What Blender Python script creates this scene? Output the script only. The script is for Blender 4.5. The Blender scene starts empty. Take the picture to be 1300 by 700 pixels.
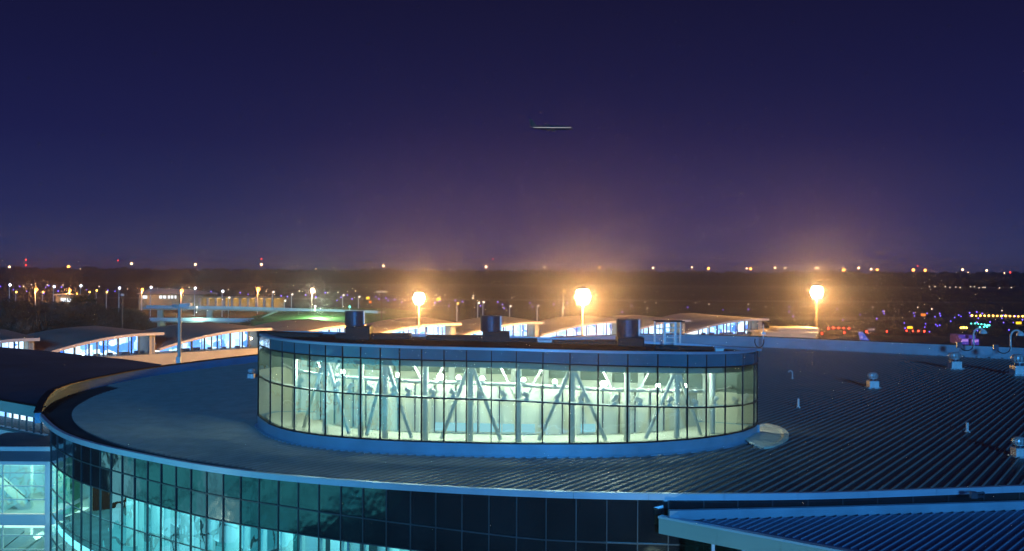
import bpy, math, random
import numpy as np
from mathutils import Vector, Matrix
random.seed(7); np.random.seed(7)
R = math.radians
sc = bpy.context.scene
COL = sc.collection
W_PX, H_PX, F_PX = 1300.0, 700.0, 1264.0
HZ = 345.5; ROLL = 0.0052; CZ = 26.0
CR = Vector((math.cos(ROLL), 0, math.sin(ROLL))); CU = Vector((-math.sin(ROLL), 0, math.cos(ROLL)))

# ------------------------------------------------------------------ survey helpers (measured places -> metres)
def ray(x, y):
    return Vector((0, 1, 0)) + CR*((x-650)/F_PX) + CU*((HZ-y)/F_PX)
def at(x, y, d):
    r = ray(x, y); return Vector((0, 0, CZ)) + r*d
def onz(x, y, z):
    r = ray(x, y); t = (z-CZ)/r.z; return Vector((0, 0, CZ)) + r*t

# ------------------------------------------------------------------ materials
def nodes_mat(name):
    m = bpy.data.materials.new(name); m.use_nodes = True
    nt = m.node_tree; nt.nodes.clear()
    out = nt.nodes.new('ShaderNodeOutputMaterial')
    return m, nt, out
def pbr(name, col, rough=0.6, metal=0.0, var=0.15, scale=0.6, bump=0.0, bscale=6.0, ior=1.45):
    m, nt, out = nodes_mat(name)
    b = nt.nodes.new('ShaderNodeBsdfPrincipled')
    b.inputs['Roughness'].default_value = rough; b.inputs['Metallic'].default_value = metal
    b.inputs['IOR'].default_value = ior
    tc = nt.nodes.new('ShaderNodeTexCoord')
    n = nt.nodes.new('ShaderNodeTexNoise'); n.inputs['Scale'].default_value = scale; n.inputs['Detail'].default_value = 6
    nt.links.new(tc.outputs['Object'], n.inputs['Vector'])
    cr = nt.nodes.new('ShaderNodeValToRGB')
    cr.color_ramp.elements[0].position = 0.3; cr.color_ramp.elements[1].position = 0.7
    cr.color_ramp.elements[0].color = (*[c*(1-var) for c in col], 1)
    cr.color_ramp.elements[1].color = (*[min(1, c*(1+var)) for c in col], 1)
    nt.links.new(n.outputs['Fac'], cr.inputs['Fac']); nt.links.new(cr.outputs['Color'], b.inputs['Base Color'])
    mr = nt.nodes.new('ShaderNodeMapRange'); mr.inputs['To Min'].default_value = max(0.02, rough-0.12); mr.inputs['To Max'].default_value = min(1, rough+0.12)
    nt.links.new(n.outputs['Fac'], mr.inputs['Value']); nt.links.new(mr.outputs['Result'], b.inputs['Roughness'])
    if bump:
        n2 = nt.nodes.new('ShaderNodeTexNoise'); n2.inputs['Scale'].default_value = bscale; n2.inputs['Detail'].default_value = 3
        nt.links.new(tc.outputs['Object'], n2.inputs['Vector'])
        bp = nt.nodes.new('ShaderNodeBump'); bp.inputs['Strength'].default_value = 1.0; bp.inputs['Distance'].default_value = bump
        nt.links.new(n2.outputs['Fac'], bp.inputs['Height']); nt.links.new(bp.outputs['Normal'], b.inputs['Normal'])
    nt.links.new(b.outputs['BSDF'], out.inputs['Surface'])
    return m
def glow(name, col, strength, sample=False):
    m, nt, out = nodes_mat(name)
    e = nt.nodes.new('ShaderNodeEmission'); e.inputs['Color'].default_value = (*col, 1); e.inputs['Strength'].default_value = strength
    nt.links.new(e.outputs['Emission'], out.inputs['Surface'])
    m.cycles.emission_sampling = 'FRONT_BACK' if sample else 'NONE'
    return m
def glow_varied(name, cols, strength, scale=(0.5, 0.5, 0.9), sample=False):
    """a lit room seen from outside: bright and dim patches"""
    m, nt, out = nodes_mat(name)
    tc = nt.nodes.new('ShaderNodeTexCoord'); mp = nt.nodes.new('ShaderNodeMapping'); mp.inputs['Scale'].default_value = scale
    nt.links.new(tc.outputs['Object'], mp.inputs['Vector'])
    n = nt.nodes.new('ShaderNodeTexVoronoi'); n.inputs['Scale'].default_value = 1.0; n.distance = 'CHEBYCHEV'
    nt.links.new(mp.outputs['Vector'], n.inputs['Vector'])
    cr = nt.nodes.new('ShaderNodeValToRGB'); el = cr.color_ramp.elements
    cr.color_ramp.interpolation = 'LINEAR'
    el[0].position = 0.0; el[0].color = (*cols[0], 1); el[1].position = 1.0; el[1].color = (*cols[-1], 1)
    for i, c in enumerate(cols[1:-1]):
        e_ = el.new((i+1)/(len(cols)-1)); e_.color = (*c, 1)
    sx = nt.nodes.new('ShaderNodeSeparateColor'); nt.links.new(n.outputs['Color'], sx.inputs['Color'])
    nt.links.new(sx.outputs['Red'], cr.inputs['Fac'])
    e = nt.nodes.new('ShaderNodeEmission'); e.inputs['Strength'].default_value = strength
    nt.links.new(cr.outputs['Color'], e.inputs['Color']); nt.links.new(e.outputs['Emission'], out.inputs['Surface'])
    m.cycles.emission_sampling = 'FRONT_BACK' if sample else 'NONE'
    return m
def clear_glass(name, tint, refl=0.08, wav=0.004, wscale=0.9, rough=0.0):
    m, nt, out = nodes_mat(name)
    t = nt.nodes.new('ShaderNodeBsdfTransparent'); t.inputs['Color'].default_value = (*tint, 1)
    g = nt.nodes.new('ShaderNodeBsdfGlossy'); g.inputs['Roughness'].default_value = rough; g.inputs['Color'].default_value = (0.95, 1, 1, 1)
    lw = nt.nodes.new('ShaderNodeFresnel'); lw.inputs['IOR'].default_value = 1.5
    ma = nt.nodes.new('ShaderNodeMath'); ma.operation = 'ADD'; ma.inputs[1].default_value = refl; ma.use_clamp = True
    nt.links.new(lw.outputs['Fac'], ma.inputs[0])
    tc = nt.nodes.new('ShaderNodeTexCoord')
    n = nt.nodes.new('ShaderNodeTexNoise'); n.inputs['Scale'].default_value = wscale; n.inputs['Detail'].default_value = 1.5
    nt.links.new(tc.outputs['Object'], n.inputs['Vector'])
    bp = nt.nodes.new('ShaderNodeBump'); bp.inputs['Strength'].default_value = 1; bp.inputs['Distance'].default_value = wav
    nt.links.new(n.outputs['Fac'], bp.inputs['Height']); nt.links.new(bp.outputs['Normal'], g.inputs['Normal'])
    mx = nt.nodes.new('ShaderNodeMixShader')
    nt.links.new(ma.outputs['Value'], mx.inputs['Fac']); nt.links.new(t.outputs['BSDF'], mx.inputs[1]); nt.links.new(g.outputs['BSDF'], mx.inputs[2])
    nt.links.new(mx.outputs['Shader'], out.inputs['Surface'])
    return m

M = {}
M['roof'] = pbr('standing_seam_roof', (0.095, 0.11, 0.12), 0.5, 0.05, 0.2, 1.1)
M['seam'] = pbr('lit_seam_metal', (0.25, 0.265, 0.265), 0.5, 0.05, 0.12, 1.1)  # same metal as the panels, lightened for the light the ridges catch
M['canopy_seam'] = pbr('lit_canopy_seam_metal', (0.26, 0.42, 0.62), 0.4, 0.1, 0.1, 0.6)  # paler than the canopy panels, painting in the lit ridges
M['membrane'] = pbr('roof_membrane', (0.05, 0.055, 0.065), 0.8, 0, 0.3, 0.5)
M['fascia'] = pbr('fascia_metal', (0.52, 0.66, 0.80), 0.35, 0.3, 0.08, 0.5)
M['curb'] = pbr('curb_blue_metal', (0.32, 0.50, 0.62), 0.4, 0.2, 0.12, 0.7)
M['parapet_blue_lit'] = pbr('blue_lit_parapet_metal', (0.07, 0.30, 0.52), 0.7, 0, 0.12, 0.5)  # left parapet run: blue floodlight put into its base colour
M['parapet'] = pbr('parapet_metal', (0.40, 0.48, 0.54), 0.8, 0.0, 0.14, 0.3)
M['dark_frame'] = pbr('dark_mullion', (0.02, 0.024, 0.028), 0.4, 0.3)
M['mullion'] = pbr('grey_mullion', (0.085, 0.10, 0.115), 0.4, 0.4)
M['white_steel'] = pbr('white_steel', (0.72, 0.74, 0.68), 0.5, 0, 0.06)
M['cream'] = pbr('cream_wall', (0.72, 0.71, 0.58), 0.7, 0, 0.08, 0.4)
M['plaster'] = pbr('pale_plaster', (0.6, 0.66, 0.66), 0.7, 0, 0.08, 0.4)
M['carpet'] = pbr('floor_carpet', (0.10, 0.16, 0.17), 0.8, 0, 0.3, 1.0)
M['band_glass'] = pbr('blue_spandrel_glass', (0.09, 0.25, 0.32), 0.05, 0.0, 0.12, 0.7, 0.012, 0.8, 1.9)
M['spandrel'] = pbr('dark_spandrel_glass', (0.020, 0.024, 0.030), 0.03, 0.0, 0.2, 0.5, 0.03, 0.55, 2.1)
M['rear_glass'] = pbr('grey_green_glass', (0.22, 0.29, 0.27), 0.15, 0, 0.2, 0.5)
M['soffit'] = pbr('teal_grey_soffit', (0.30, 0.42, 0.42), 0.6, 0, 0.1, 0.5)
M['inner_lit'] = glow('lit_lower_window', (0.45, 0.85, 1.0), 1.0)
M['clear'] = clear_glass('clerestory_glass', (0.74, 0.90, 0.84), 0.12, 0.03, 0.9)
M['teal_clear'] = clear_glass('teal_vision_glass', (0.40, 0.80, 0.86), 0.16, 0.03, 0.6)
M['blue_clear'] = clear_glass('pier_glass', (0.66, 0.82, 0.95), 0.05, 0.003, 0.9)
M['dark_metal'] = pbr('dark_rooftop_metal', (0.022, 0.018, 0.018), 0.6, 0.1, 0.3, 1.2)
M['fan_metal'] = pbr('fan_housing_metal', (0.10, 0.12, 0.16), 0.4, 0.6, 0.2, 1.5)
M['galv'] = pbr('galvanised_steel', (0.62, 0.66, 0.66), 0.4, 0.25, 0.15, 3)
M['bright_galv'] = pbr('white_painted_steel', (0.75, 0.77, 0.75), 0.4, 0.1, 0.1, 3)
M['concrete'] = pbr('concrete', (0.36, 0.34, 0.30), 0.85, 0, 0.15, 0.25)
M['tan'] = pbr('tan_panel', (0.44, 0.36, 0.27), 0.75, 0, 0.10, 0.3)
M['pier_roof'] = pbr('pier_roof_membrane', (0.42, 0.31, 0.25), 0.7, 0, 0.10, 0.15)
M['pier_fascia'] = pbr('pier_fascia', (0.66, 0.53, 0.43), 0.6, 0, 0.06, 0.3)
M['ground'] = pbr('airfield_grass', (0.036, 0.030, 0.025), 0.95, 0, 0.4, 0.012)
M['tarmac'] = pbr('tarmac', (0.075, 0.068, 0.062), 0.8, 0, 0.3, 0.03)
M['lawn'] = pbr('lawn', (0.08, 0.15, 0.05), 0.9, 0, 0.35, 0.10)
M['forest'] = pbr('forest_foliage', (0.030, 0.026, 0.023), 0.9, 0, 0.0, 0.05)
M['bark'] = pbr('bark', (0.06, 0.045, 0.035), 0.9, 0, 0.3, 2)
M['twigs'] = pbr('bare_twigs', (0.095, 0.070, 0.050), 0.9, 0, 0.5, 0.4)
M['leaf'] = pbr('dark_leaves', (0.035, 0.045, 0.025), 0.9, 0, 0.5, 0.4)
M['pole'] = pbr('pole_paint', (0.55, 0.53, 0.50), 0.5, 0.2, 0.1, 0.4)
M['mast'] = pbr('mast_paint', (0.16, 0.13, 0.10), 0.6, 0.1, 0.1, 0.4)
M['lounge'] = pbr('lounge_blue', (0.10, 0.16, 0.30), 0.7)
M['teal_panel'] = pbr('teal_wall_panel', (0.04, 0.16, 0.17), 0.3, 0, 0.3, 0.8)
M['yellow_wall'] = pbr('yellow_wall', (0.30, 0.25, 0.14), 0.8, 0, 0.12, 0.1)
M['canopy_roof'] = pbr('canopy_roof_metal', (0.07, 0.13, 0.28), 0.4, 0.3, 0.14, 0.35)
M['canopy_fascia'] = pbr('canopy_fascia_panel', (0.38, 0.52, 0.47), 0.5, 0.1, 0.06, 0.4)
M['wing_roof'] = pbr('wing_roof_membrane', (0.07, 0.09, 0.13), 0.8, 0, 0.25, 0.2)
M['tail'] = pbr('blue_tail_paint', (0.12, 0.2, 0.75), 0.35)
M['white_paint'] = pbr('white_aircraft_paint', (0.75, 0.75, 0.76), 0.3)
M['dark_skin'] = pbr('night_dark_skin', (0.075, 0.07, 0.08), 0.7)  # night darkness put into the skin colour, so the body sinks into the sky
M['truck'] = pbr('purple_truck_paint', (0.14, 0.08, 0.5), 0.45)
M['rubber'] = pbr('black_rubber', (0.015, 0.015, 0.015), 0.8)
M['sodium'] = glow('sodium_lamp', (1.0, 0.38, 0.06), 9)
M['sodium_hot'] = glow('sodium_floodlight', (1.0, 0.74, 0.34), 160)
M['white_lamp'] = glow('white_lamp', (0.72, 0.80, 1.0), 10)
M['warm_lamp'] = glow('warm_white_lamp', (1.0, 0.66, 0.32), 10)
M['blue_l'] = glow('blue_light', (0.16, 0.10, 1.0), 6)
M['red_l'] = glow('red_light', (1.0, 0.05, 0.03), 8)
M['yellow_l'] = glow('yellow_light', (1.0, 0.55, 0.08), 9)
M['teal_l'] = glow('teal_light', (0.1, 0.9, 0.7), 6)
M['white_l'] = glow('small_white_light', (1.0, 0.80, 0.6), 4)
M['sign_y'] = glow('lit_yellow_sign', (1.0, 0.6, 0.03), 1.6)
M['sign_r'] = glow('lit_orange_sign', (1.0, 0.25, 0.05), 1.2)
M['room_white'] = glow('lit_room_white', (0.8, 0.95, 0.95), 1.3)
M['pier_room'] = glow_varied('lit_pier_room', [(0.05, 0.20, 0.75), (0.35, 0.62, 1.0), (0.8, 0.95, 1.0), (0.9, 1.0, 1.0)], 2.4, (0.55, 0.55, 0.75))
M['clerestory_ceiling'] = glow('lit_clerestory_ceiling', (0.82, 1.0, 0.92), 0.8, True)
M['spot'] = glow('spot_lens', (0.95, 1.0, 0.88), 60)
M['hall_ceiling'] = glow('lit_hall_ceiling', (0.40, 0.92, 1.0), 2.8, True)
M['stair_ceiling'] = glow('lit_stair_ceiling', (0.85, 1.0, 0.78), 2.2, True)
M['facade_lit'] = glow_varied('lit_curtain_wall', [(0.02, 0.36, 0.46), (0.06, 0.50, 0.56), (0.03, 0.44, 0.60), (0.25, 0.85, 1.0)], 1.6, (0.07, 0.10, 0.16))
M['window_y'] = glow('lit_yellow_window', (1.0, 0.72, 0.28), 1.2)
M['window_w'] = glow('lit_white_window', (0.85, 0.92, 1.0), 1.6)
M['cabin'] = glow('cabin_strip', (1.0, 0.95, 0.9), 1.6)  # unbroken glowing strip, standing in for the plane's light trail

# ------------------------------------------------------------------ mesh builder
class MB:
    def __init__(s): s.v = []; s.f = []
    def add(s, vs, fs):
        o = len(s.v); s.v += [tuple(v) for v in vs]; s.f += [tuple(i+o for i in f) for f in fs]; return s
    def quad(s, a, b, c, d): return s.add([a, b, c, d], [(0, 1, 2, 3)])
    def box(s, c, d, rz=0.0):
        cx, cy, cz = c; x, y, z = d[0]/2, d[1]/2, d[2]/2; cs, sn = math.cos(rz), math.sin(rz)
        P = []
        for (i, j, k) in ((-1,-1,-1),(1,-1,-1),(1,1,-1),(-1,1,-1),(-1,-1,1),(1,-1,1),(1,1,1),(-1,1,1)):
            a, b = i*x, j*y; P.append((cx+a*cs-b*sn, cy+a*sn+b*cs, cz+k*z))
        return s.add(P, [(3,2,1,0),(4,5,6,7),(0,1,5,4),(1,2,6,5),(2,3,7,6),(3,0,4,7)])
    def tube(s, p0, p1, r0, r1=None, n=10, cap=True):
        p0, p1 = Vector(p0), Vector(p1); r1 = r0 if r1 is None else r1
        d = (p1-p0).normalized(); a = d.orthogonal().normalized(); b = d.cross(a)
        P = []
        for p, r in ((p0, r0), (p1, r1)):
            for i in range(n):
                t = 2*math.pi*i/n; P.append(p + a*(r*math.cos(t)) + b*(r*math.sin(t)))
        F = [(i, (i+1) % n, n+(i+1) % n, n+i) for i in range(n)]
        if cap: F += [tuple(range(n-1, -1, -1)), tuple(range(n, 2*n))]
        return s.add(P, F)
    def path(s, pts, r, n=8):
        for a, b in zip(pts[:-1], pts[1:]): s.tube(a, b, r, r, n)
        return s
    def bar(s, p0, p1, w, h, up=(0, 0, 1)):
        """square bar, w sideways, h along up"""
        p0, p1 = Vector(p0), Vector(p1); d = (p1-p0).normalized(); u = Vector(up)
        sd = d.cross(u).normalized(); u2 = sd.cross(d).normalized()
        P = []
        for p in (p0, p1):
            for (i, j) in ((-1,-1),(1,-1),(1,1),(-1,1)): P.append(p + sd*(i*w/2) + u2*(j*h/2))
        return s.add(P, [(0,1,5,4),(1,2,6,5),(2,3,7,6),(3,0,4,7),(3,2,1,0),(4,5,6,7)])
    def ball(s, c, r, nu=8, nv=5, sz=1.0):
        P = [(c[0], c[1], c[2]+r*sz)]
        for j in range(1, nv):
            t = math.pi*j/nv
            for i in range(nu):
                a = 2*math.pi*i/nu; P.append((c[0]+r*math.sin(t)*math.cos(a), c[1]+r*math.sin(t)*math.sin(a), c[2]+r*sz*math.cos(t)))
        P.append((c[0], c[1], c[2]-r*sz)); F = []
        for i in range(nu): F.append((0, 1+i, 1+(i+1) % nu))
        for j in range(nv-2):
            for i in range(nu):
                a = 1+j*nu+i; b = 1+j*nu+(i+1) % nu; F.append((a, a+nu, b+nu, b))
        L = len(P)-1; o = 1+(nv-2)*nu
        for i in range(nu): F.append((o+i, L, o+(i+1) % nu))
        return s.add(P, F)
    def lathe(s, c, prof, n=16):
        P = []; k = len(prof)
        for (r, z) in prof:
            for i in range(n):
                t = 2*math.pi*i/n; P.append((c[0]+r*math.cos(t), c[1]+r*math.sin(t), c[2]+z))
        F = [(j*n+i, j*n+(i+1) % n, (j+1)*n+(i+1) % n, (j+1)*n+i) for j in range(k-1) for i in range(n)]
        F += [tuple(range(n-1, -1, -1)), tuple(range((k-1)*n, k*n))]
        return s.add(P, F)
    def prism(s, poly, z0, z1):
        n = len(poly); P = [(p[0], p[1], z0) for p in poly] + [(p[0], p[1], z1) for p in poly]
        F = [(i, (i+1) % n, n+(i+1) % n, n+i) for i in range(n)] + [tuple(range(n-1, -1, -1)), tuple(range(n, 2*n))]
        return s.add(P, F)
    def wall(s, pts, z0, z1, th):
        """thick wall following a plan polyline; z0 and z1 may be functions of the index"""
        n = len(pts); P = []
        for i, p in enumerate(pts):
            a = pts[max(0, i-1)]; b = pts[min(n-1, i+1)]
            d = Vector((b[0]-a[0], b[1]-a[1])).normalized(); nn = Vector((-d.y, d.x))*th
            lo = z0(i) if callable(z0) else z0; hi = z1(i) if callable(z1) else z1
            P += [(p[0], p[1], lo), (p[0], p[1], hi), (p[0]+nn.x, p[1]+nn.y, hi), (p[0]+nn.x, p[1]+nn.y, lo)]
        F = []
        for i in range(n-1):
            o = 4*i; q = o+4
            F += [(o, q, q+1, o+1), (o+1, q+1, q+2, o+2), (o+2, q+2, q+3, o+3), (o+3, q+3, q, o)]
        F += [(0, 1, 2, 3), (4*n-1, 4*n-2, 4*n-3, 4*n-4)]
        return s.add(P, F)
    def build(s, name, mat, parent=None, smooth=False, origin=None):
        me = bpy.data.meshes.new(name)
        off = Vector((0, 0, 0))
        if parent is not None: off = Vector(parent['_o']) if '_o' in parent else Vector((0, 0, 0))
        if origin is not None and parent is None: off = Vector(origin)
        me.from_pydata([(v[0]-off.x, v[1]-off.y, v[2]-off.z) for v in s.v], [], s.f)
        me.validate(); me.update()
        if isinstance(mat, (list, tuple)):
            for m_ in mat: me.materials.append(m_)
        else: me.materials.append(mat)
        if smooth:
            for p in me.polygons: p.use_smooth = True
        o = bpy.data.objects.new(name, me); COL.objects.link(o)
        o['_o'] = tuple(off)
        if parent is not None: o.parent = parent
        elif origin is not None: o.location = off
        return o
def tag(o, label, cat, group=None):
    o['label'] = label; o['category'] = cat
    if group: o['group'] = group
    return o
def thing(name, label, cat, loc, group=None):
    o = bpy.data.objects.new(name, None); COL.objects.link(o); o.location = loc; o['_o'] = tuple(loc)
    o.empty_display_size = 0.5
    return tag(o, label, cat, group)
def kind(o, k='structure'): o['kind'] = k; return o
def kids(o): return [c for c in bpy.data.objects if c.parent is o]
def dup(root, loc, label=None, rz=0.0, scale=1.0):
    ch = kids(root)
    r = root.copy(); COL.objects.link(r); r.location = loc; r.rotation_euler = (0, 0, rz); r.scale = (scale,)*3
    if label: r['label'] = label
    for c in ch:
        gs = kids(c)
        d = c.copy(); COL.objects.link(d); d.parent = r
        for g in gs:
            e = g.copy(); COL.objects.link(e); e.parent = d
    return r
def point(name, loc, power, col, radius):
    l = bpy.data.lights.new(name, 'POINT'); l.energy = power; l.color = col; l.shadow_soft_size = radius
    o = bpy.data.objects.new(name, l); COL.objects.link(o); o.location = loc
    return o

def smooth_curve(pts, step=0.25, sig=2.0):
    """resample a plan polyline evenly and smooth measuring noise"""
    p = np.array([(a[0], a[1]) for a in pts], float)
    s = np.concatenate([[0], np.cumsum(np.hypot(*np.diff(p, axis=0).T))])
    n = max(8, int(s[-1]/step)); t = np.linspace(0, s[-1], n)
    q = np.stack([np.interp(t, s, p[:, 0]), np.interp(t, s, p[:, 1])], 1)
    k = max(1, int(3*sig/step)); g = np.exp(-0.5*(np.arange(-k, k+1)*step/sig)**2); g /= g.sum()
    ext = np.concatenate([2*q[0]-q[1:k+1][::-1], q, 2*q[-1]-q[-k-1:-1][::-1]])
    return np.stack([np.convolve(ext[:, 0], g, 'valid'), np.convolve(ext[:, 1], g, 'valid')], 1)
def col_on(curve, x):
    """where the sight line of column x meets a front curve"""
    u = curve[:, 0]/curve[:, 1]
    t = (x-650)/F_PX
    i = np.argsort(u)
    k = np.interp(t, u[i], np.arange(len(u))[i])
    a = int(min(len(u)-2, max(0, math.floor(k)))); w = k-a
    return curve[a]*(1-w)+curve[a+1]*w
def offset(curve, d):
    t = np.gradient(curve, axis=0); t /= np.linalg.norm(t, axis=1)[:, None]
    return curve + np.stack([-t[:, 1], t[:, 0]], 1)*d
def clip_line(p, d, poly):
    """parameters where the line p+t*d crosses a closed polygon"""
    ts = []; n = len(poly)
    a = poly; b = np.roll(poly, -1, axis=0); e = b-a
    den = d[0]*e[:, 1]-d[1]*e[:, 0]
    ok = np.abs(den) > 1e-9
    w = a-p
    with np.errstate(divide='ignore', invalid='ignore'):
        t = (w[:, 0]*e[:, 1]-w[:, 1]*e[:, 0])/den; s = (w[:, 0]*d[1]-w[:, 1]*d[0])/den
    m = ok & (s >= 0) & (s < 1)
    return sorted(t[m])

# ------------------------------------------------------------------ terminal rotunda: plan
ZR = 17.0
eave_px = [(52,527),(60,536),(69,544.5),(94,557),(126,565.5),(157,572.8),(189,579),(236,588),(283,595.7),(340,602),(406,608.5),(500,615),(556,618.5),(657,623.5),(697,625),(772,627),(848,628),(980,628),(1040,626.8),(1120,624.5),(1300,617.5)]
ev = [onz(x, y, ZR) for x, y in eave_px]
ev += [Vector((30, 43.2, ZR)), Vector((48, 47.5, ZR)), Vector((68, 54, ZR))]
eave = smooth_curve(ev, 0.25, 1.6)
back_px = [(52,527),(54,520),(61,513),(77,504),(103,496),(139,488),(180,479.5),(226,472.5),(283,465),(324,460)]
bk = [onz(x, y, ZR) for x, y in back_px]
bk += [onz(420, 450, ZR), onz(560, 441, ZR), onz(690, 437, ZR), onz(865, 437.5, ZR), onz(970, 441, ZR), onz(1300, 457, ZR), Vector((68, 96, ZR))]
back = smooth_curve(bk, 0.5, 2.0)
back[0] = eave[0]
outline = np.concatenate([eave, back[::-1][:-1]])
drum_px = [(325.5,541),(333,549.5),(344,556),(368.6,563.6),(393,567.8),(417,570.8),(441,573),(490,576.5),(560,579),(640,581),(720,581.5),(800,580.3),(848,577.6),(897,573),(921,568.8),(945,564),(958,559.5),(963.5,552)]
dr = [onz(x, y, ZR) for x, y in drum_px]
drum = smooth_curve(dr, 0.2, 0.9)
drear = smooth_curve([dr[-1], Vector((13.55, 54.6, 0)), Vector((12.0, 56.2, 0)), Vector((6, 57.2, 0)), Vector((-6, 58.2, 0)), Vector((-12, 59.6, 0)), Vector((-14.6, 59.6, 0)), dr[0]], 0.4, 0.6)
drear[0] = drum[-1]; drear[-1] = drum[0]
drum_poly = np.concatenate([drum, drear[1:-1]])

root = thing('terminal_rotunda', 'round glass-walled terminal with ribbed metal roof and a brightly lit oval glass lantern on top', 'building', (6, 78, 0))

# roof deck and raised seam field
deck = MB().prism([tuple(p) for p in outline], ZR-0.2, ZR-0.06)
deck.build('roof', M['membrane'], root)
inner_px = [(154,492.6),(120,503),(94,518),(90,527),(93,535),(104,546),(141,562.5),(188.7,575),(236,583.5),(283,590.5),(320,596)]
inn = smooth_curve([onz(x, y, ZR) for x, y in inner_px], 0.4, 1.5)
ei = offset(eave, 0.22); bi = offset(back, -0.35)
# field polygon: inner curve on the left, then the eave, then the back
k0 = int(np.argmin(np.hypot(*(ei-inn[-1]).T))); k1 = int(np.argmin(np.hypot(*(bi-inn[0]).T)))
field = np.concatenate([inn, ei[k0+2:], bi[k1+2:][::-1]])
sd = Vector((0.5565, 0.8308)); sn = Vector((0.8308, -0.5565))
fm = MB().prism([tuple(p) for p in field], ZR-0.055, ZR); nflat = len(fm.f)
fp = field; dd = np.array([sd.x, sd.y])
proj = fp @ np.array([sn.x, sn.y])
s0 = math.ceil(proj.min()/0.43)*0.43
while s0 < proj.max():
    p = np.array([sn.x*s0, sn.y*s0])
    ts = clip_line(p, dd, fp); td = clip_line(p, dd, drum_poly)
    for a, b in zip(ts[0::2], ts[1::2]):
        segs = [(a, b)]
        if len(td) >= 2: segs = [(a, min(b, td[0]-0.1)), (max(a, td[-1]+0.1), b)]
        for (c, d) in segs:
            if d-c > 0.3:
                q0 = p+dd*c; q1 = p+dd*d
                w = 0.030; h = 0.07
                nx, ny = sn.x*w, sn.y*w
                fm.add([(q0[0]-nx, q0[1]-ny, ZR-0.002), (q0[0]+nx, q0[1]+ny, ZR-0.002), (q0[0]+nx*.6, q0[1]+ny*.6, ZR+h), (q0[0]-nx*.6, q0[1]-ny*.6, ZR+h),
                        (q1[0]-nx, q1[1]-ny, ZR-0.002), (q1[0]+nx, q1[1]+ny, ZR-0.002), (q1[0]+nx*.6, q1[1]+ny*.6, ZR+h), (q1[0]-nx*.6, q1[1]-ny*.6, ZR+h)],
                       [(1, 5, 6, 2), (2, 6, 7, 3), (3, 7, 4, 0), (0, 1, 2, 3), (5, 4, 7, 6)])
    s0 += 0.43
sf = fm.build('seam_panel_field', [M['roof'], M['seam']], root)
for p in sf.data.polygons[nflat:]: p.material_index = 1

# eave fascia, with joints
fa = MB(); eo = offset(eave, -0.10); run = 0; seg = []
cum = np.concatenate([[0], np.cumsum(np.hypot(*np.diff(eo, axis=0).T))])
nj = int(cum[-1]/3.0)
for j in range(nj):
    a = j*cum[-1]/nj+0.008; b = (j+1)*cum[-1]/nj-0.008
    t = np.linspace(a, b, 8)
    pl = [(np.interp(q, cum, eo[:, 0]), np.interp(q, cum, eo[:, 1])) for q in t]
    fa.wall(pl, ZR-0.22, ZR+0.045+0.006*(j % 2), 0.22)
fa.build('fascia', M['fascia'], root)

# back parapet: low on the left, 1.25 m on the right
def par_h(i):
    x = back[i][0]
    return ZR + (0.12 + 0.55*min(1, i/14.0)) + 0.58*min(1, max(0, (x-2)/14.0))
idx = list(range(0, len(back), 2))
sp_ = next(k for k, i in enumerate(idx) if back[i][0] > -6)
for ii, mt in ((idx[:sp_+1], 'parapet_blue_lit'), (idx[sp_:], 'parapet')):
    MB().wall([tuple(back[i]) for i in ii], ZR-0.5, (lambda k, ii=ii: par_h(ii[k])), 0.35).build('parapet', M[mt], root)
cp = MB().wall([tuple(p) for p in offset(back, -0.05)[idx]], lambda k: par_h(idx[k])+0.003, lambda k: par_h(idx[k])+0.07, 0.46)
cp.build('parapet_coping', M['dark_metal'], root)
# little closure pieces where the seams meet the right-hand parapet
cl = MB(); bj = offset(back, -0.37); cumb = np.concatenate([[0], np.cumsum(np.hypot(*np.diff(bj, axis=0).T))])
q = 0.0; cpts = []; chs = []
while q < cumb[-1]:
    for (dq, hh) in ((0.0, 0.2), (0.72, 0.2), (0.76, 0.05), (1.2, 0.05)):
        x = np.interp(q+dq, cumb, bj[:, 0]); y = np.interp(q+dq, cumb, bj[:, 1])
        if x > 14: cpts.append((x, y)); chs.append(ZR+hh)
    q += 1.25
cl.wall(cpts, ZR+0.003, lambda i: chs[i], -0.08)
cl.build('seam_closure', M['parapet'], root)

# ------------------------------------------------------------------ clerestory lantern on the roof
XS = [-15, -12, 0, 7, 13.5]
def z_mid(x): return float(np.interp(x, XS, [19.88, 19.92, 19.74, 19.38, 18.92]))
def z_band(x): return float(np.interp(x, XS, [21.68, 21.70, 21.63, 21.37, 21.02]))
def z_top(x): return float(np.interp(x, XS, [22.28, 22.28, 22.17, 22.0, 21.72]))
ZG = 17.63
full = np.concatenate([drum, drear[1:-1]])
def closed_smooth(c, sig):
    s_ = np.concatenate([[0], np.cumsum(np.hypot(*np.diff(np.concatenate([c, c[:1]]), axis=0).T))])
    n = int(s_[-1]/0.2); t = np.arange(n)*s_[-1]/n; cc = np.concatenate([c, c[:1]])
    q = np.stack([np.interp(t, s_, cc[:, 0]), np.interp(t, s_, cc[:, 1])], 1)
    k = int(3*sig/0.2); g = np.exp(-0.5*(np.arange(-k, k+1)*0.2/sig)**2); g /= g.sum()
    e = np.concatenate([q[-k:], q, q[:k]])
    return np.stack([np.convolve(e[:, 0], g, 'valid'), np.convolve(e[:, 1], g, 'valid')], 1)
full = closed_smooth(full, 0.4); full = np.concatenate([full, full[:1]])
def shrink(c, m):
    o = np.array([0.0, 55.0]); v = c-o; L = np.linalg.norm(v, axis=1)[:, None]
    return (o+v*(L-m)/L)[:-1]
cb = MB().wall([tuple(p) for p in full], ZR-0.05, ZG, 0.3)
cb.wall([tuple(p) for p in offset(full, -0.16)], ZR-0.04, ZR+0.09, 0.16)
clere = cb.build('clerestory', M['curb'], root)
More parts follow.
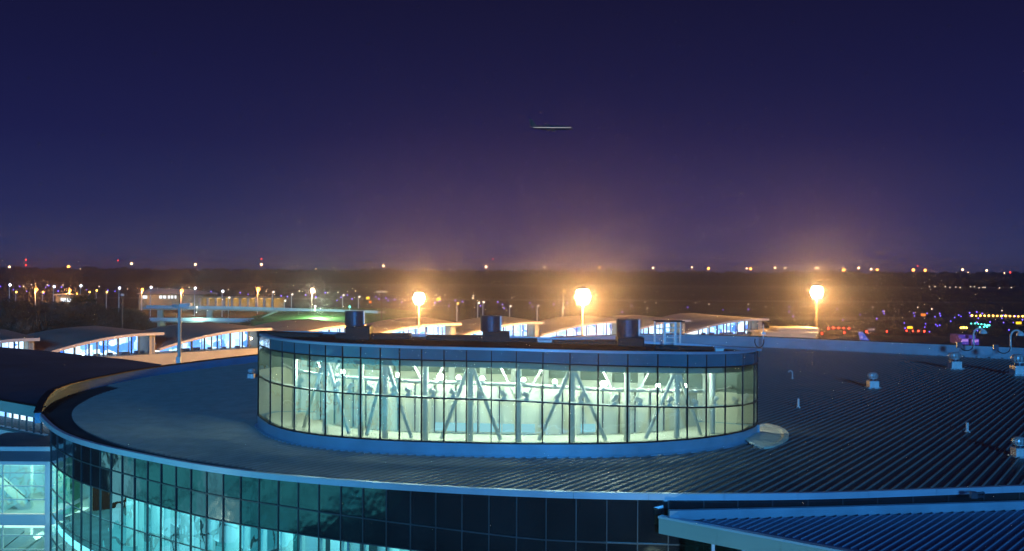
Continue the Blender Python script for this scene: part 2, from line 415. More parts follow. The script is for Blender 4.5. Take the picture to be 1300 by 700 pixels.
gl = offset(drum, 0.10)
cols_px = [327.5,344,359,374.6,393.6,414,435.6,458.6,483.5,508,536,564.5,593,624.6,656,689.7,724,760,797.4,835.6,873.5,897.5,921.5,943.5,958,963]
cols = [Vector((*col_on(gl, x), 0)) for x in cols_px]
ri = offset(drear, 0.10); cr_ = np.concatenate([[0], np.cumsum(np.hypot(*np.diff(ri, axis=0).T))])
nr = 17
rear = [Vector((np.interp(t, cr_, ri[:, 0]), np.interp(t, cr_, ri[:, 1]), 0)) for t in np.linspace(0, cr_[-1], nr+1)]
rear[0] = cols[-1]; rear[-1] = cols[0]
allc = cols + rear[1:-1]
def V(p, z): return Vector((p.x, p.y, z))
fr = MB(); cen = Vector((-0.5, 54.5, 0))
N = len(allc)
for i in range(N):
    a, b = allc[i], allc[(i+1) % N]
    isf = i < len(cols)-1
    d = (b-a).normalized(); nrm = Vector((d.y, -d.x, 0))
    j = lambda: random.uniform(-0.006, 0.006)
    def pane(zf0, zf1, name, mat, parent):
        m_ = MB(); g = 0.012
        p = [a+d*g, b-d*g]
        m_.quad(V(p[0], zf0(a.x))+nrm*j(), V(p[1], zf0(b.x))+nrm*j(), V(p[1], zf1(b.x))+nrm*j(), V(p[0], zf1(a.x))+nrm*j())
        return m_.build(name, mat, parent)
    if isf:
        w_ = MB()
        for (f0, f1) in ((lambda x: ZG, z_mid), (z_mid, z_band)):
            w_.quad(V(a, f0(a.x))+nrm*j(), V(b, f0(b.x))+nrm*j(), V(b, f1(b.x))+nrm*j(), V(a, f1(a.x))+nrm*j())
        w_.build('clerestory_window', M['clear'], clere)
        pane(z_band, z_top, 'band_panel', M['band_glass'], clere)
    else:
        zm_ = z_mid(a.x)+0.35
        wb = MB(); wb.quad(V(a, ZG), V(b, ZG), V(b, zm_), V(a, zm_)); wb.build('rear_wall', M['cream'], clere)
        wb = MB(); wb.quad(V(a, zm_+0.003), V(b, zm_+0.003), V(b, z_top(b.x)), V(a, z_top(a.x))); wb.build('rear_window', M['rear_glass'], clere)
        if len(cols) < i < N-1: MB().bar(V(a, ZG)+nrm*-0.12, V(a, z_band(a.x))+nrm*-0.12, 0.35, 0.16, nrm).build('rear_post', M['white_steel'], clere)
    if isf or i == len(cols)-1:
        for zz, hh in ((z_mid, 0.075), (z_band, 0.075)):
            if isf: fr.bar(V(a, zz(a.x)), V(b, zz(b.x)), 0.09, hh-0.015)
        if isf: fr.bar(V(a, ZG+0.03), V(b, ZG+0.03), 0.14, 0.07)
        fr.bar(V(a, ZG), V(a, z_top(a.x)), 0.045, 0.08, (a-cen))
fr.build('clerestory_frame', M['dark_frame'], clere)
tp = MB().wall([tuple(p) for p in offset(full, 0.02)], lambda i: z_top(full[i][0])+0.003, lambda i: z_top(full[i][0])+0.12, 0.4)
tp.build('top_coping', M['fascia'], clere)
lid = MB(); op = shrink(full, 0.35); n = len(op)
lid.add([(p[0], p[1], z_top(p[0])-0.06) for p in op] + [(p[0], p[1], z_top(p[0])-0.14) for p in op],
        [tuple(range(n)), tuple(range(2*n-1, n-1, -1))])
lid.build('lantern_roof', M['dark_metal'], clere)
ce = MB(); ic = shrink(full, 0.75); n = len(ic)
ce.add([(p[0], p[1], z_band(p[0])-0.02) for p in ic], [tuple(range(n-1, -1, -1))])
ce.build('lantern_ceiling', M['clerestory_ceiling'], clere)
flr = MB(); ic = shrink(full, 0.5)
flr.add([(p[0], p[1], ZG-0.03) for p in ic], [tuple(range(len(ic)))])
flr.build('lantern_floor', M['cream'], clere)
# inner wall, columns, braces, ledge
inn2 = offset(drum, 3.0)[12:-12]
iw = MB().wall([tuple(p) for p in inn2[::3]], ZG, lambda i: z_mid(inn2[::3][i][0])+0.55, 0.12)
iw.build('inner_wall', M['cream'], clere)
for k in range(2, len(inn2[::3])-2, 2):
    p = inn2[::3][k]; MB().box((p[0], p[1]-0.06, (ZG+z_mid(p[0])+0.5)/2), (0.06, 0.1, z_mid(p[0])+0.4-ZG)).build('wall_batten', M['mullion'], clere)
so_ = offset(drum, 0.32)[::3]
MB().wall([tuple(p) for p in so_], lambda i: z_band(so_[i][0])-0.34, lambda i: z_band(so_[i][0])-0.03, 0.25).build('soffit', M['soffit'], clere)
for (xa_, xb_) in ((552, 579), (581, 608), (610, 637), (639, 654), (662, 680), (738, 757)):
    a = col_on(offset(drum, 2.94), xa_); b = col_on(offset(drum, 2.94), xb_)
    MB().quad((a[0], a[1], ZG+0.12), (b[0], b[1], ZG+0.12), (b[0], b[1], ZG+0.55), (a[0], a[1], ZG+0.55)).build('inner_window', M['inner_lit'], clere)
cur1 = offset(drum, 0.95)
def mid_at(x): return Vector((*col_on(cur1, x), 0))
colx = [375, 414, 459, 490, 541, 598, 659, 727, 797, 860, 905]
for k, x in enumerate(colx):
    p = mid_at(x)
    MB().tube(V(p, ZG), V(p, z_band(p.x)), 0.15, 0.15, 12).build('column', M['white_steel'], clere, True)
for k in (1, 3, 5, 7, 9):
    x = colx[k]; p = mid_at(x)
    for sx in (-1, 1):
        xb = (x+colx[k+sx])/2 + 8*sx if 0 <= k+sx < len(colx) else x+30*sx
        q = mid_at(xb)
        MB().tube(V(p, z_band(p.x)-0.1), V(q, ZG+0.05), 0.10, 0.10, 10).build('brace', M['white_steel'], clere, True)
cur2 = offset(drum, 2.45)
for k, x in enumerate([350, 395, 440, 520, 570, 630, 694, 760, 830, 885]):
    p = Vector((*col_on(cur2, x), 0)); q = Vector((*col_on(cur2, x+(26 if k % 2 else -26)), 0))
    MB().tube(V(p, z_band(p.x)), V(q, z_mid(q.x)-0.2), 0.055, 0.055, 10).build('brace', M['white_steel'], clere, True)
rb = MB(); c3 = offset(drum, 1.5)[::4]
for a, b in zip(c3[:-1], c3[1:]): rb.tube((a[0], a[1], z_mid(a[0])+0.62), (b[0], b[1], z_mid(b[0])+0.62), 0.09, 0.09, 8)
rb.build('ring_beam', M['white_steel'], clere, True)
lg = MB(); c4 = offset(drum, 0.35)[::4]
for a, b in zip(c4[:-1], c4[1:]):
    lg.bar((a[0], a[1], z_mid(a[0])+0.02), (b[0], b[1], z_mid(b[0])+0.02), 0.28, 0.05)
lg.build('lamp_ledge', M['white_steel'], clere)
c5 = offset(drum, 0.36); c6 = offset(drum, 1.42)
for i in range(3, len(cols_px)-2):
    x = (cols_px[i]+cols_px[i+1])/2 + random.uniform(-4, 4)
    p = Vector((*col_on(c5, x), 0)); z = z_mid(p.x)+0.05
    s = MB(); s.box((p.x, p.y, z+0.05), (0.22, 0.18, 0.08)); s.tube((p.x, p.y, z+0.08), (p.x, p.y, z+0.22), 0.04)
    ax = random.uniform(-0.3, 0.3)
    s.tube((p.x-0.10*math.copysign(1, ax), p.y-0.02, z+0.18), (p.x+0.12*math.copysign(1, ax), p.y+0.16, z+0.30+ax*0.3), 0.09, 0.13, 12)
    s.build('floodlight', M['galv'], clere)
for x in (506, 560, 583, 613, 665, 767, 836, 870, 436, 705):
    p = Vector((*col_on(c6, x), 0)); z = z_mid(p.x)+0.85
    s = MB().tube((p.x, p.y, z-0.16), (p.x, p.y-0.02, z), 0.10, 0.13, 10)
    hd = s.build('spotlight', M['galv'], clere)
    MB().ball((p.x, p.y-0.05, z+0.06), 0.12 if x not in (560, 767) else 0.17).build('lens', M['spot'], hd, True)
for x in (400, 470, 530, 590, 650, 710, 780, 850, 920):
    p = Vector((*col_on(offset(drum, 1.9), x), 0))
    point('lantern_light', (p.x, p.y, z_band(p.x)-0.45), 320, (0.86, 1.0, 0.86), 0.25)
# pale flared apron at the right-hand end
fl = MB()
fpx = [(955,541),(962,539.5),(975,537.5),(988,540.5),(997,545),(1001.5,550),(1001,556),(994,562),(984,566.5),(970,568),(957,565)]
rim = [onz(x, y, ZR+0.1) for x, y in fpx]; cx_ = Vector((12.2, 53.4, ZR+0.1)); n = len(rim)
rings = [[Vector((r.x, r.y, ZR-0.03)) for r in rim], rim, [cx_+(r-cx_)*0.9+Vector((0, 0, 0.04)) for r in rim], [cx_+(r-cx_)*0.84-Vector((0, 0, 0.03)) for r in rim], [cx_+(r-cx_)*0.3+Vector((0, 0, 0.16)) for r in rim]]
fl.add([v for rg in rings for v in rg], [(k*n+i, k*n+(i+1) % n, (k+1)*n+(i+1) % n, (k+1)*n+i) for k in range(4) for i in range(n)]+[tuple(range(4*n, 5*n))])
fl.build('flared_apron', M['cream'], clere, False)

# ------------------------------------------------------------------ curtain wall under the eave
fx = [66,74,83,94.4,105,117,129,142.4,156.6,172.4,189,206,225,244,264,285,307,330.6,355,380.4,406.6,434.4,462.6,492.4,523,555,588.3,622.5,657.5,695,733,772,811,850,895,938,982,1027,1071,1115,1160,1205,1250,1295,1340]
fc = offset(eave, 0.14)
fcols = [Vector((*col_on(fc, x), 0)) for x in fx]
FX = [-40, -20, -10, -3, 1, 8, 30]
def r1(x): return float(np.interp(x, FX, [15.8, 15.82, 15.62, 15.25, 15.0, 14.9, 14.9]))
def r2(x): return float(np.interp(x, FX, [14.7, 14.7, 14.5, 14.2, 14.05, 13.9, 13.9]))
frm = MB(); finm = MB()
for i in range(len(fcols)-1):
    a, b = fcols[i], fcols[i+1]
    d = (b-a).normalized(); nrm = Vector((d.y, -d.x, 0)); g = 0.01
    j = lambda: random.uniform(-0.005, 0.005)
    sp = MB()
    for (f0, f1) in ((r1, lambda x: ZR-0.20), (r2, r1)):
        t = j()*2.0
        sp.quad(V(a+d*g, f0(a.x))+nrm*(t+j()), V(b-d*g, f0(b.x))+nrm*(-t+j()), V(b-d*g, f1(b.x))+nrm*(-t+j()), V(a+d*g, f1(a.x))+nrm*(t+j()))
    sp.build('spandrel_panel', M['spandrel'], root)
    wn = MB()
    zs = [r2, lambda x: r2(x)-1.5, lambda x: r2(x)-2.95, lambda x: r2(x)-4.4, lambda x: r2(x)-6, lambda x: 0.0]
    for f1, f0 in zip(zs[:-1], zs[1:]):
        t = j()*2.0
        wn.quad(V(a+d*g, f0(a.x))+nrm*(t+j()), V(b-d*g, f0(b.x))+nrm*(-t+j()), V(b-d*g, f1(b.x))+nrm*(-t+j()), V(a+d*g, f1(a.x))+nrm*(t+j()))
    wn.build('facade_window', M['teal_clear'], root)
    for f in (r1, r2, zs[1], zs[2], zs[3]):
        frm.bar(V(a, f(a.x)), V(b, f(b.x)), 0.09, 0.05 if f in (r1, r2) else 0.035)
    frm.bar(V(a, 0), V(a, ZR-0.21), 0.045, 0.10, -nrm)
    if i > 8:
        pin = a - nrm*0.35
        finm.bar(V(pin, 8.0), V(pin, r2(a.x)-0.02), 0.10, 0.28, -nrm)
frm.build('curtain_wall_frame', M['mullion'], root)
finm.build('interior_fin', M['white_steel'], root)
# lit hall behind the vision glass
hall = [tuple(p) for p in offset(eave, 6.0)[8:-60:4]]
MB().wall(hall, 0, 14.4, 0.2).build('hall_wall', M['plaster'], root)
h_out = offset(eave, 0.45)[8:-60:4]; h_in = offset(eave, 5.9)[8:-60:4]
def strip(z, zf=None):
    m_ = MB(); n = len(h_out)
    m_.add([(p[0], p[1], z if zf is None else zf(p[0])) for p in h_out]+[(p[0], p[1], z if zf is None else zf(p[0])) for p in h_in], [(i, i+1, n+i+1, n+i) for i in range(n-1)])
    return m_
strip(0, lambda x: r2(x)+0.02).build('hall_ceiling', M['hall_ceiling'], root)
strip(11.15).build('hall_floor', M['carpet'], root)
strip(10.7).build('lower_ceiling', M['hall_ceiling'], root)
strip(7.0).build('lower_floor', M['carpet'], root)
# doors, railing and columns inside the hall
hr = offset(eave, 3.2)
for x in (262, 290, 330, 352, 420, 470):
    p = col_on(offset(eave, 5.85), x)
    MB().box((p[0], p[1]-0.06, 12.2), (0.95, 0.08, 2.1), -0.4).build('hall_door', M['mullion'], root)
hw = offset(eave, 5.9)[14:-70]
for k in range(0, len(hw)-10, 17):
    a, b = hw[k], hw[k+random.randint(5, 10)]; z0 = random.choice((11.2, 11.2, 12.0, 13.0)); 
    MB().quad((a[0], a[1], z0), (b[0], b[1], z0), (b[0], b[1], random.choice((13.2, 13.9, 14.3))), (a[0], a[1], random.choice((13.2, 13.9, 14.3)))).build('hall_panel', M[random.choice(('teal_panel', 'teal_panel', 'lounge', 'white_steel'))], root)
rl = MB(); rp = [(p[0], p[1]) for p in hr[30:-120:6]]
for a, b in zip(rp[:-1], rp[1:]):
    for z in (11.6, 12.15): rl.tube((*a, z), (*b, z), 0.03, 0.03, 6)
    rl.tube((*a, 11.15), (*a, 12.15), 0.03, 0.03, 6)
rl.build('hall_railing', M['dark_frame'], root)
for x in (170, 205, 245, 300, 365, 430, 500):
    p = col_on(offset(eave, 2.4), x)
    MB().tube((p[0], p[1], 7), (p[0], p[1], 14.4), 0.32, 0.32, 14).build('hall_column', M['white_steel'], root, True)

# ------------------------------------------------------------------ machinery on the lantern roof
def zpx(y, x, d): return at(x, y, d).z
def fan(x0, x1, yt, ym, yb, bx0, bx1, d, label):
    pc = at((x0+x1)/2, ym, d); r = (x1-x0)/2*d/F_PX; zt = zpx(yt, x0, d); zm = zpx(ym, x0, d); zb = z_top(pc.x)-0.06
    t = thing('exhaust_fan', label, 'roof fan', (pc.x, pc.y, zb), 'exhaust fans on the lantern roof')
    pb = at((bx0+bx1)/2, ym, d); wb = (bx1-bx0)*d/F_PX
    MB().box((pb.x, pc.y, (zb+zm)/2), (wb, 1.3, zm-zb)).build('base_box', M['dark_metal'], t)
    h = zt-zm
    MB().lathe((pc.x, pc.y, zm+0.005), [(r*0.96, 0), (r, 0.03), (r, h*0.94), (r*1.03, h*0.95), (r*1.03, h), (r*0.9, h)], 24).build('drum_housing', M['fan_metal'], t, False)
    MB().lathe((pc.x, pc.y, zt-0.02), [(r*0.88, 0), (r*0.88, 0.025)], 20).build('mesh_cap', M['dark_frame'], t)
    MB().bar((pc.x+r*0.98, pc.y-r*0.35, zm+0.1), (pc.x+r*0.98, pc.y-r*0.35, zt), 0.09, 0.09, (0, 1, 0)).build('conduit', M['galv'], t)
fan(438, 463, 395, 414, 430, 441, 471, 55.8, 'leftmost round exhaust fan on the lantern roof, in front of the grass bank')
fan(610, 636, 401, 421, 437, 613, 647, 55.6, 'middle round exhaust fan on the lantern roof, between two arched pier bays')
fan(782, 811, 405.5, 428, 447, 783, 816, 55.2, 'right-hand round exhaust fan on the lantern roof, beside the steel ladder frame')
def plant(x0, x1, yt, d, dy, label, name='plant_enclosure', mat='dark_metal', slope=0):
    a = at(x0, yt, d); b = at(x1, yt+slope, d)
    zb = z_top((a.x+b.x)/2)-0.07
    m = MB()
    P = [(a.x, a.y-dy/2, zb), (b.x, a.y-dy/2, zb), (b.x, a.y+dy/2, zb), (a.x, a.y+dy/2, zb), (a.x, a.y-dy/2, a.z), (b.x, a.y-dy/2, b.z), (b.x, a.y+dy/2, b.z), (a.x, a.y+dy/2, a.z)]
    m.add(P, [(3,2,1,0),(4,5,6,7),(0,1,5,4),(1,2,6,5),(2,3,7,6),(3,0,4,7)])
    c = Vector(((a.x+b.x)/2, a.y, zb))
    t = thing(name, label, 'roof unit', tuple(c))
    m.build('casing', M[mat], t)
    lid = MB().add([(p[0]+(-.04 if i in (0,3) else .04), p[1]+(-.04 if i < 2 else .04), p[2]+h) for h in (0.003, 0.04) for i, p in enumerate(P[4:])], [(3,2,1,0),(4,5,6,7),(0,1,5,4),(1,2,6,5),(2,3,7,6),(3,0,4,7)])
    lid.build('lid', M[mat], t)
plant(329, 407, 421.5, 57.4, 1.0, 'low dark duct casing at the left end of the lantern roof', slope=3)
plant(428, 521, 424.5, 56.5, 1.0, 'long dark duct casing between the leftmost fan and the gap showing the lamp pole')
plant(542, 612, 427, 56.2, 1.0, 'long dark duct casing just left of the middle fan')
plant(647, 681, 431, 56, 1.0, 'short dark duct casing just right of the middle fan')
plant(683, 700, 432.5, 56.2, 0.8, 'small pale grey cabinet between two dark duct casings', 'roof_cabinet', 'galv')
plant(702, 783, 433, 55.8, 1.0, 'long dark duct casing just left of the right-hand fan')
plant(830, 906, 439, 54.6, 1.0, 'dark duct casing under the steel ladder frame', slope=3)
plant(907, 917.5, 443, 54, 0.5, 'little white junction box on the lantern roof', 'junction_box', 'bright_galv')
plant(928, 956, 446.5, 54.0, 0.8, 'short dark casing at the right tip of the lantern roof', slope=2)
# access frame
lc = at(852, 440, 55.6)
t = thing('access_ladder_frame', 'pale steel ladder frame standing on the lantern roof beside the right-hand fan', 'ladder', (lc.x, lc.y, z_top(lc.x)))
zb = z_top(lc.x)-0.05; zt = zpx(409, 852, 55.6)
xa = at(836, 0, 55.6).x; xb = at(845.5, 0, 55.6).x; xc = at(859, 0, 55.6).x; xd = at(869, 0, 55.6).x
for x, y, w in ((xa, 56.4, .09), (xb, 55.5, .13), (xc, 55.5, .13), (xd, 56.4, .08)):
    MB().box((x, y, (zb+zt)/2), (w, 0.09, zt-zb)).build('post', M['bright_galv'], t)
for z in np.linspace(zb+0.25, zt-0.05, 5):
    MB().tube((xb, 55.5, z), (xc, 55.5, z), 0.03).build('rung', M['bright_galv'], t)
for y in (55.5, 56.4):
    MB().bar((xa-0.1, y, zt+0.03), (xd+0.1, y, zt+0.03), 0.07, 0.06).build('top_rail', M['dark_metal'], t)
for z in (zb+0.5, zb+1.0):
    for p, q in (((xa, 56.4), (xb, 55.5)), ((xc, 55.5), (xd, 56.4))):
        MB().tube((*p, z), (*q, z), 0.025).build('side_rail', M['bright_galv'], t)

# ------------------------------------------------------------------ roof ventilators, pipes, parapet lamps
def ventilator(x, y, wpx, label, group='turbine ventilators on the ribbed roof'):
    p = onz(x, y, ZR+0.05); k = wpx*p.y/F_PX
    t = thing('roof_ventilator', label, 'roof vent', (p.x, p.y, ZR), group)
    MB().box((p.x, p.y, ZR+0.05*k), (1.15*k, 1.15*k, 0.1*k)).build('flashing', M['galv'], t)
    MB().box((p.x, p.y, ZR+0.38*k), (0.85*k, 0.85*k, 0.55*k)).build('base_box', M['bright_galv'], t)
    MB().lathe((p.x, p.y, ZR+0.66*k), [(0.26*k, 0), (0.26*k, 0.22*k)], 16).build('throat', M['fan_metal'], t)
    m = MB()
    for i in range(14):
        a0 = 2*math.pi*i/14; a1 = a0+0.30
        pr = [(0.30, 0.86), (0.44, 0.95), (0.50, 1.10), (0.46, 1.26), (0.30, 1.36)]
        vs = []
        for r, z in pr:
            vs += [(p.x+r*k*math.cos(a0), p.y+r*k*math.sin(a0), ZR+z*k), (p.x+(r-.04)*k*math.cos(a1), p.y+(r-.04)*k*math.sin(a1), ZR+z*k)]
        m.add(vs, [(2*j, 2*j+1, 2*j+3, 2*j+2) for j in range(4)])
    m.lathe((p.x, p.y, ZR+1.30*k), [(0.42*k, 0), (0.3*k, 0.09*k), (0.05*k, 0.13*k)], 16)
    m.lathe((p.x, p.y, ZR+0.84*k), [(0.36*k, 0), (0.36*k, 0.04*k)], 16)
    m.lathe((p.x, p.y, ZR+0.86*k), [(0.34*k, 0), (0.40*k, 0.25*k), (0.34*k, 0.44*k)], 16)
    m.build('turbine_head', M['galv'], t)
ventilator(1108, 492, 14, 'small turbine ventilator alone in the middle of the right roof')
ventilator(1212, 468, 15, 'turbine ventilator just below the back parapet, under the first gooseneck lamp')
ventilator(1293, 476, 19, 'turbine ventilator at the right picture edge below the parapet')
ventilator(1294, 579, 18, 'nearest turbine ventilator, low at the right picture edge')
ventilator(319, 480, 9, 'small turbine ventilator behind the left end of the lit lantern')
def pipe(x, y, h, r, label, hook=False):
    p = onz(x, y, ZR)
    t = MB()
    if hook:
        pts = [(p.x, p.y, ZR)] + [(p.x-0.18+0.18*math.cos(a), p.y, ZR+h+0.18*math.sin(a)) for a in np.linspace(0, math.pi*0.9, 6)]
        t.path(pts, r)
    else: t.tube((p.x, p.y, ZR), (p.x, p.y, ZR+h), r, r, 12)
    t.lathe((p.x, p.y, ZR), [(r*2.2, 0), (r*1.2, 0.12)], 12)
    tag(t.build('vent_pipe', M['bright_galv'], None, False, (p.x, p.y, ZR)), label, 'pipe')
pipe(1013.5, 518, 0.62, 0.075, 'short white vent pipe near the flared end of the lantern')
pipe(1228, 549, 0.55, 0.08, 'short blue-lit vent pipe low on the right roof')
pipe(1006, 481, 0.5, 0.05, 'little hooked vent pipe behind the lantern end', True)
def gooseneck(x, y, lab):
    d = float(np.interp(x, [870, 970, 1300], [123, 120, 103]))+0.2
    b = at(x, y, d); h = 1.9
    t = thing('gooseneck_lamp', lab, 'lamp', (b.x, b.y, b.z), 'gooseneck lamps on the back parapet')
    pts = [(b.x, b.y, b.z-0.7), (b.x, b.y, b.z+0.9)] + [(b.x+0.55-0.55*math.cos(a), b.y-0.1, b.z+0.9+0.55*math.sin(a)) for a in np.linspace(0.2, 2.3, 7)]
    MB().path(pts, 0.09, 8).build('arm', M['bright_galv'], t)
    e = pts[-1]
    MB().lathe((e[0]+0.05, e[1], e[2]-0.42), [(0.42, 0), (0.36, 0.22), (0.14, 0.45)], 14).build('lamp_head', M['bright_galv'], t)
    cb_ = [(b.x-0.2, b.y-0.3, b.z-0.2)] + [(b.x-0.9+0.7*math.cos(a), b.y-0.35, b.z-0.4+0.55*math.sin(a)) for a in np.linspace(0, -math.pi, 8)]
    MB().path(cb_, 0.05, 6).build('cable', M['dark_frame'], t)
    MB().box((b.x-1.7, b.y-0.3, b.z-0.35), (0.5, 0.25, 0.6)).build('junction_box', M['fan_metal'], t)
gooseneck(1236, 434, 'gooseneck lamp on the parapet in front of the purple trucks')
gooseneck(1283, 437, 'gooseneck lamp on the parapet nearest the right picture edge')
wp = at(969, 428, 120)
t = thing('whip_antenna', 'upright whip antenna with looped cable on the parapet right of the lantern', 'antenna', tuple(wp))
MB().tube(wp-Vector((0, 0, 0.9)), wp+Vector((0, 0, 1.5)), 0.09, 0.05).build('rod', M['bright_galv'], t)
MB().box((wp.x, wp.y-0.1, wp.z+0.45), (0.5, 0.2, 0.3)).build('bracket', M['galv'], t)
MB().path([(wp.x-0.55+0.55*math.cos(a), wp.y-0.3, wp.z-0.5+0.75*math.sin(a)) for a in np.linspace(0.3, -math.pi-0.4, 12)], 0.06, 6).build('cable', M['dark_frame'], t)

# ------------------------------------------------------------------ right canopy wing (lower right)
ZC = 16.15
c_pts = [onz(850, 661, ZC), onz(1075, 655.5, ZC), onz(1300, 648.5, ZC)]
ca = onz(836, 659, ZC); cb2 = onz(1058, 701, ZC); dirf = (cb2-ca).normalized()
nin = Vector((-dirf.y, dirf.x, 0))     # inward from the front fascia
far = ca + dirf*24
bend = c_pts[2] + (c_pts[2]-c_pts[1]).normalized()*6
can = thing('canopy_wing', 'low blue ribbed canopy roof with pale green fascia in the lower right corner', 'building', (12, 34, 0))
poly = [ca, far, Vector((bend.x, far.y, ZC)), bend, c_pts[2], c_pts[1], c_pts[0]]
MB().prism([(p.x, p.y) for p in [ca+nin*.17+dirf*.2, far+nin*.17]+poly[2:]], ZC-0.35, ZC).build('roof_deck', M['wing_roof'], can)
inpoly = np.array([(p.x, p.y) for p in [ca+nin*0.55+dirf*1.6, far+nin*0.55, Vector((bend.x, far.y, 0)), bend-Vector((0, .25, 0)), c_pts[2]-Vector((0, .25, 0)), c_pts[1]-Vector((0, .25, 0)), c_pts[0]+Vector((1.0, -.25, 0))]])
sm = MB().prism([tuple(p) for p in inpoly], ZC+0.004, ZC+0.06); nflat = len(sm.f)
d2 = np.array([0.643, 0.766]); n2 = np.array([0.766, -0.643]); pr = inpoly@n2; s0 = pr.min()
while s0 < pr.max():
    p = n2*s0; ts = clip_line(p, d2, inpoly)
    for a, b in zip(ts[0::2], ts[1::2]):
        if b-a > 0.15:
            q0, q1 = p+d2*(a+0.03), p+d2*(b-0.03)
            sm.bar((q0[0], q0[1], ZC+0.09), (q1[0], q1[1], ZC+0.09), 0.026, 0.045)
    s0 += 0.31
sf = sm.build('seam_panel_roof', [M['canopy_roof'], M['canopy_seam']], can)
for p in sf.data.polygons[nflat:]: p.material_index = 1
# upstand at the back, with a folded end
us = MB(); L = [Vector((p.x, p.y, 0)) for p in (c_pts[0], c_pts[1], c_pts[2], bend)]
us.wall([(p.x, p.y) for p in L], ZC-0.3, ZC+0.38, 0.25)
us.build('back_upstand', M['curb'], can)
fc_ = MB(); ln = (far-ca).length; k = 0
q = 0.0
while q < ln-0.1:
    e = min(ln, q+2.6)
    a = ca+dirf*(q+0.01); b = ca+dirf*(e-0.01)
    fc_.wall([(a.x, a.y), (b.x, b.y)], ZC-0.58, ZC+0.02, 0.16)
    q = e
fc_.build('front_fascia', M['canopy_fascia'], can)
cpx = MB().wall([(ca-dirf*0.03).xy[:], far.xy[:]], ZC+0.023, ZC+0.11, 0.3); cpx.build('fascia_coping', M['fascia'], can)
# glass screen and posts under the fascia
for k in range(8):
    a = ca+dirf*(0.9+k*1.3)+nin*0.5; b = ca+dirf*(0.9+(k+1)*1.3-0.04)+nin*0.5
    MB().quad(V(a, 10), V(b, 10), V(b, ZC-0.4), V(a, ZC-0.4)).build('screen_window', M['teal_clear'], can)
    MB().bar(V(b, 10), V(b, ZC-0.38), 0.12, 0.14, (0, 1, 0)).build('screen_post', M['fascia'], can)
MB().wall([(ca+dirf*0.6+nin*3.5).xy[:], (ca+dirf*14+nin*3.5).xy[:]], 10, ZC-0.4, 0.2).build('back_wall', M['wing_roof'], can)
# wall floodlight on the facade behind the canopy
wl = at(1250, 628, 40.8)
t = thing('wall_floodlight', 'small hooked floodlight on the dark wall between the eave and the canopy', 'lamp', tuple(wl))
MB().path([(wl.x-0.05, wl.y, wl.z-0.08), (wl.x-0.42, wl.y-0.1, wl.z-0.06), (wl.x-0.46, wl.y-0.1, wl.z+0.06), (wl.x-0.1, wl.y-0.1, wl.z+0.1), (wl.x-0.02, wl.y, wl.z)], 0.05).build('arm', M['fan_metal'], t)
MB().box((wl.x-0.5, wl.y-0.1, wl.z), (0.25, 0.2, 0.26)).build('lamp_box', M['fan_metal'], t)

# ------------------------------------------------------------------ left wing and stair block
lw = thing('left_wing', 'dark flat-roofed terminal wing at the left edge with a lit window strip', 'building', (-45, 80, 0))
ZL = 17.1
ro = [onz(x, y, ZL) for x, y in [(-60, 500), (0, 509), (54, 518.5), (59, 512), (75, 501), (110, 489.5), (160, 479), (205, 470), (205, 463), (160, 456.5), (100, 450.5), (50, 445), (0, 441), (-60, 436)]]
MB().prism([(p.x, p.y) for p in ro], ZL-0.4, ZL+0.02).build('roof', M['wing_roof'], lw)
fr_ = [onz(x, y, ZL) for x, y in [(-60, 500), (0, 509), (54, 518.5)]]
fo = [(p.x, p.y-0.12) for p in fr_]
MB().wall(fo, ZL-0.68, ZL+0.05, 0.1).build('fascia', M['canopy_fascia'], lw)
MB().wall([(p[0], p[1]-0.05) for p in fo], ZL+0.053, ZL+0.12, 0.3).build('coping', M['dark_metal'], lw)
dwv = Vector((fr_[2].x-fr_[0].x, fr_[2].y-fr_[0].y, 0)); n_ = 12
for k in range(n_):
    def pt(t):
        return Vector((np.interp(t, [0, .52, 1], [p.x for p in fr_]), np.interp(t, [0, .52, 1], [p.y for p in fr_])+0.25, 0))
    a, b = pt(k/n_*0.97), pt((k+1)/n_*0.97)
    w_ = MB().quad(V(a, 15.35), V(b, 15.35), V(b, ZL-0.6), V(a, ZL-0.6)).build('window', M['blue_clear'], lw)
    MB().bar(V(b, 15.35), V(b, ZL-0.6), 0.10, 0.12, (0, 1, 0)).build('frame', M['mullion'], w_)
MB().wall([(p.x, p.y+0.2) for p in fr_], 0, 15.35, 0.3).build('lower_wall', M['plaster'], lw)
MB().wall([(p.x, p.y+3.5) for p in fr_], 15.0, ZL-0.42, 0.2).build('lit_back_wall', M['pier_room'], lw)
MB().prism([(fr_[0].x, fr_[0].y), (fr_[2].x, fr_[2].y), (fr_[2].x, fr_[2].y+3.4), (fr_[0].x, fr_[0].y+3.4)], 15.2, 15.33).build('floor', M['carpet'], lw)
# stair block
st = thing('stair_block', 'glazed stair tower with pale frame glowing green-white in the lower left corner', 'building', (-31, 62, 0))
ZS = 15.35
s0 = onz(-70, 573, ZS); s1 = onz(70, 570.5, ZS)
yf = s1.y
MB().box(((s0.x+s1.x)/2, yf+3.2, ZS-0.25), (s1.x-s0.x, 6.2, 0.4)).build('roof', M['wing_roof'], st)
MB().wall([(s0.x, yf), (s1.x-0.15, yf)], ZS-0.12, ZS+0.12, 0.3).build('roof_edge', M['curb'], st)
MB().wall([(s0.x, yf+0.05), (s1.x-0.3, yf+0.05)], ZS-0.75, ZS-0.123, 0.2).build('fascia', M['wing_roof'], st)
def zat(y): return at(40, y, yf).z
xl = s0.x; xr = at(70.5, 0, yf).x; xp = at(60, 0, yf).x; xm = at(5.5, 0, yf).x
MB().box(((xp+xr)/2, yf+0.2, (ZS-0.75)/2), (xr-xp, 0.3, ZS-0.76)).build('corner_pier', M['plaster'], st)
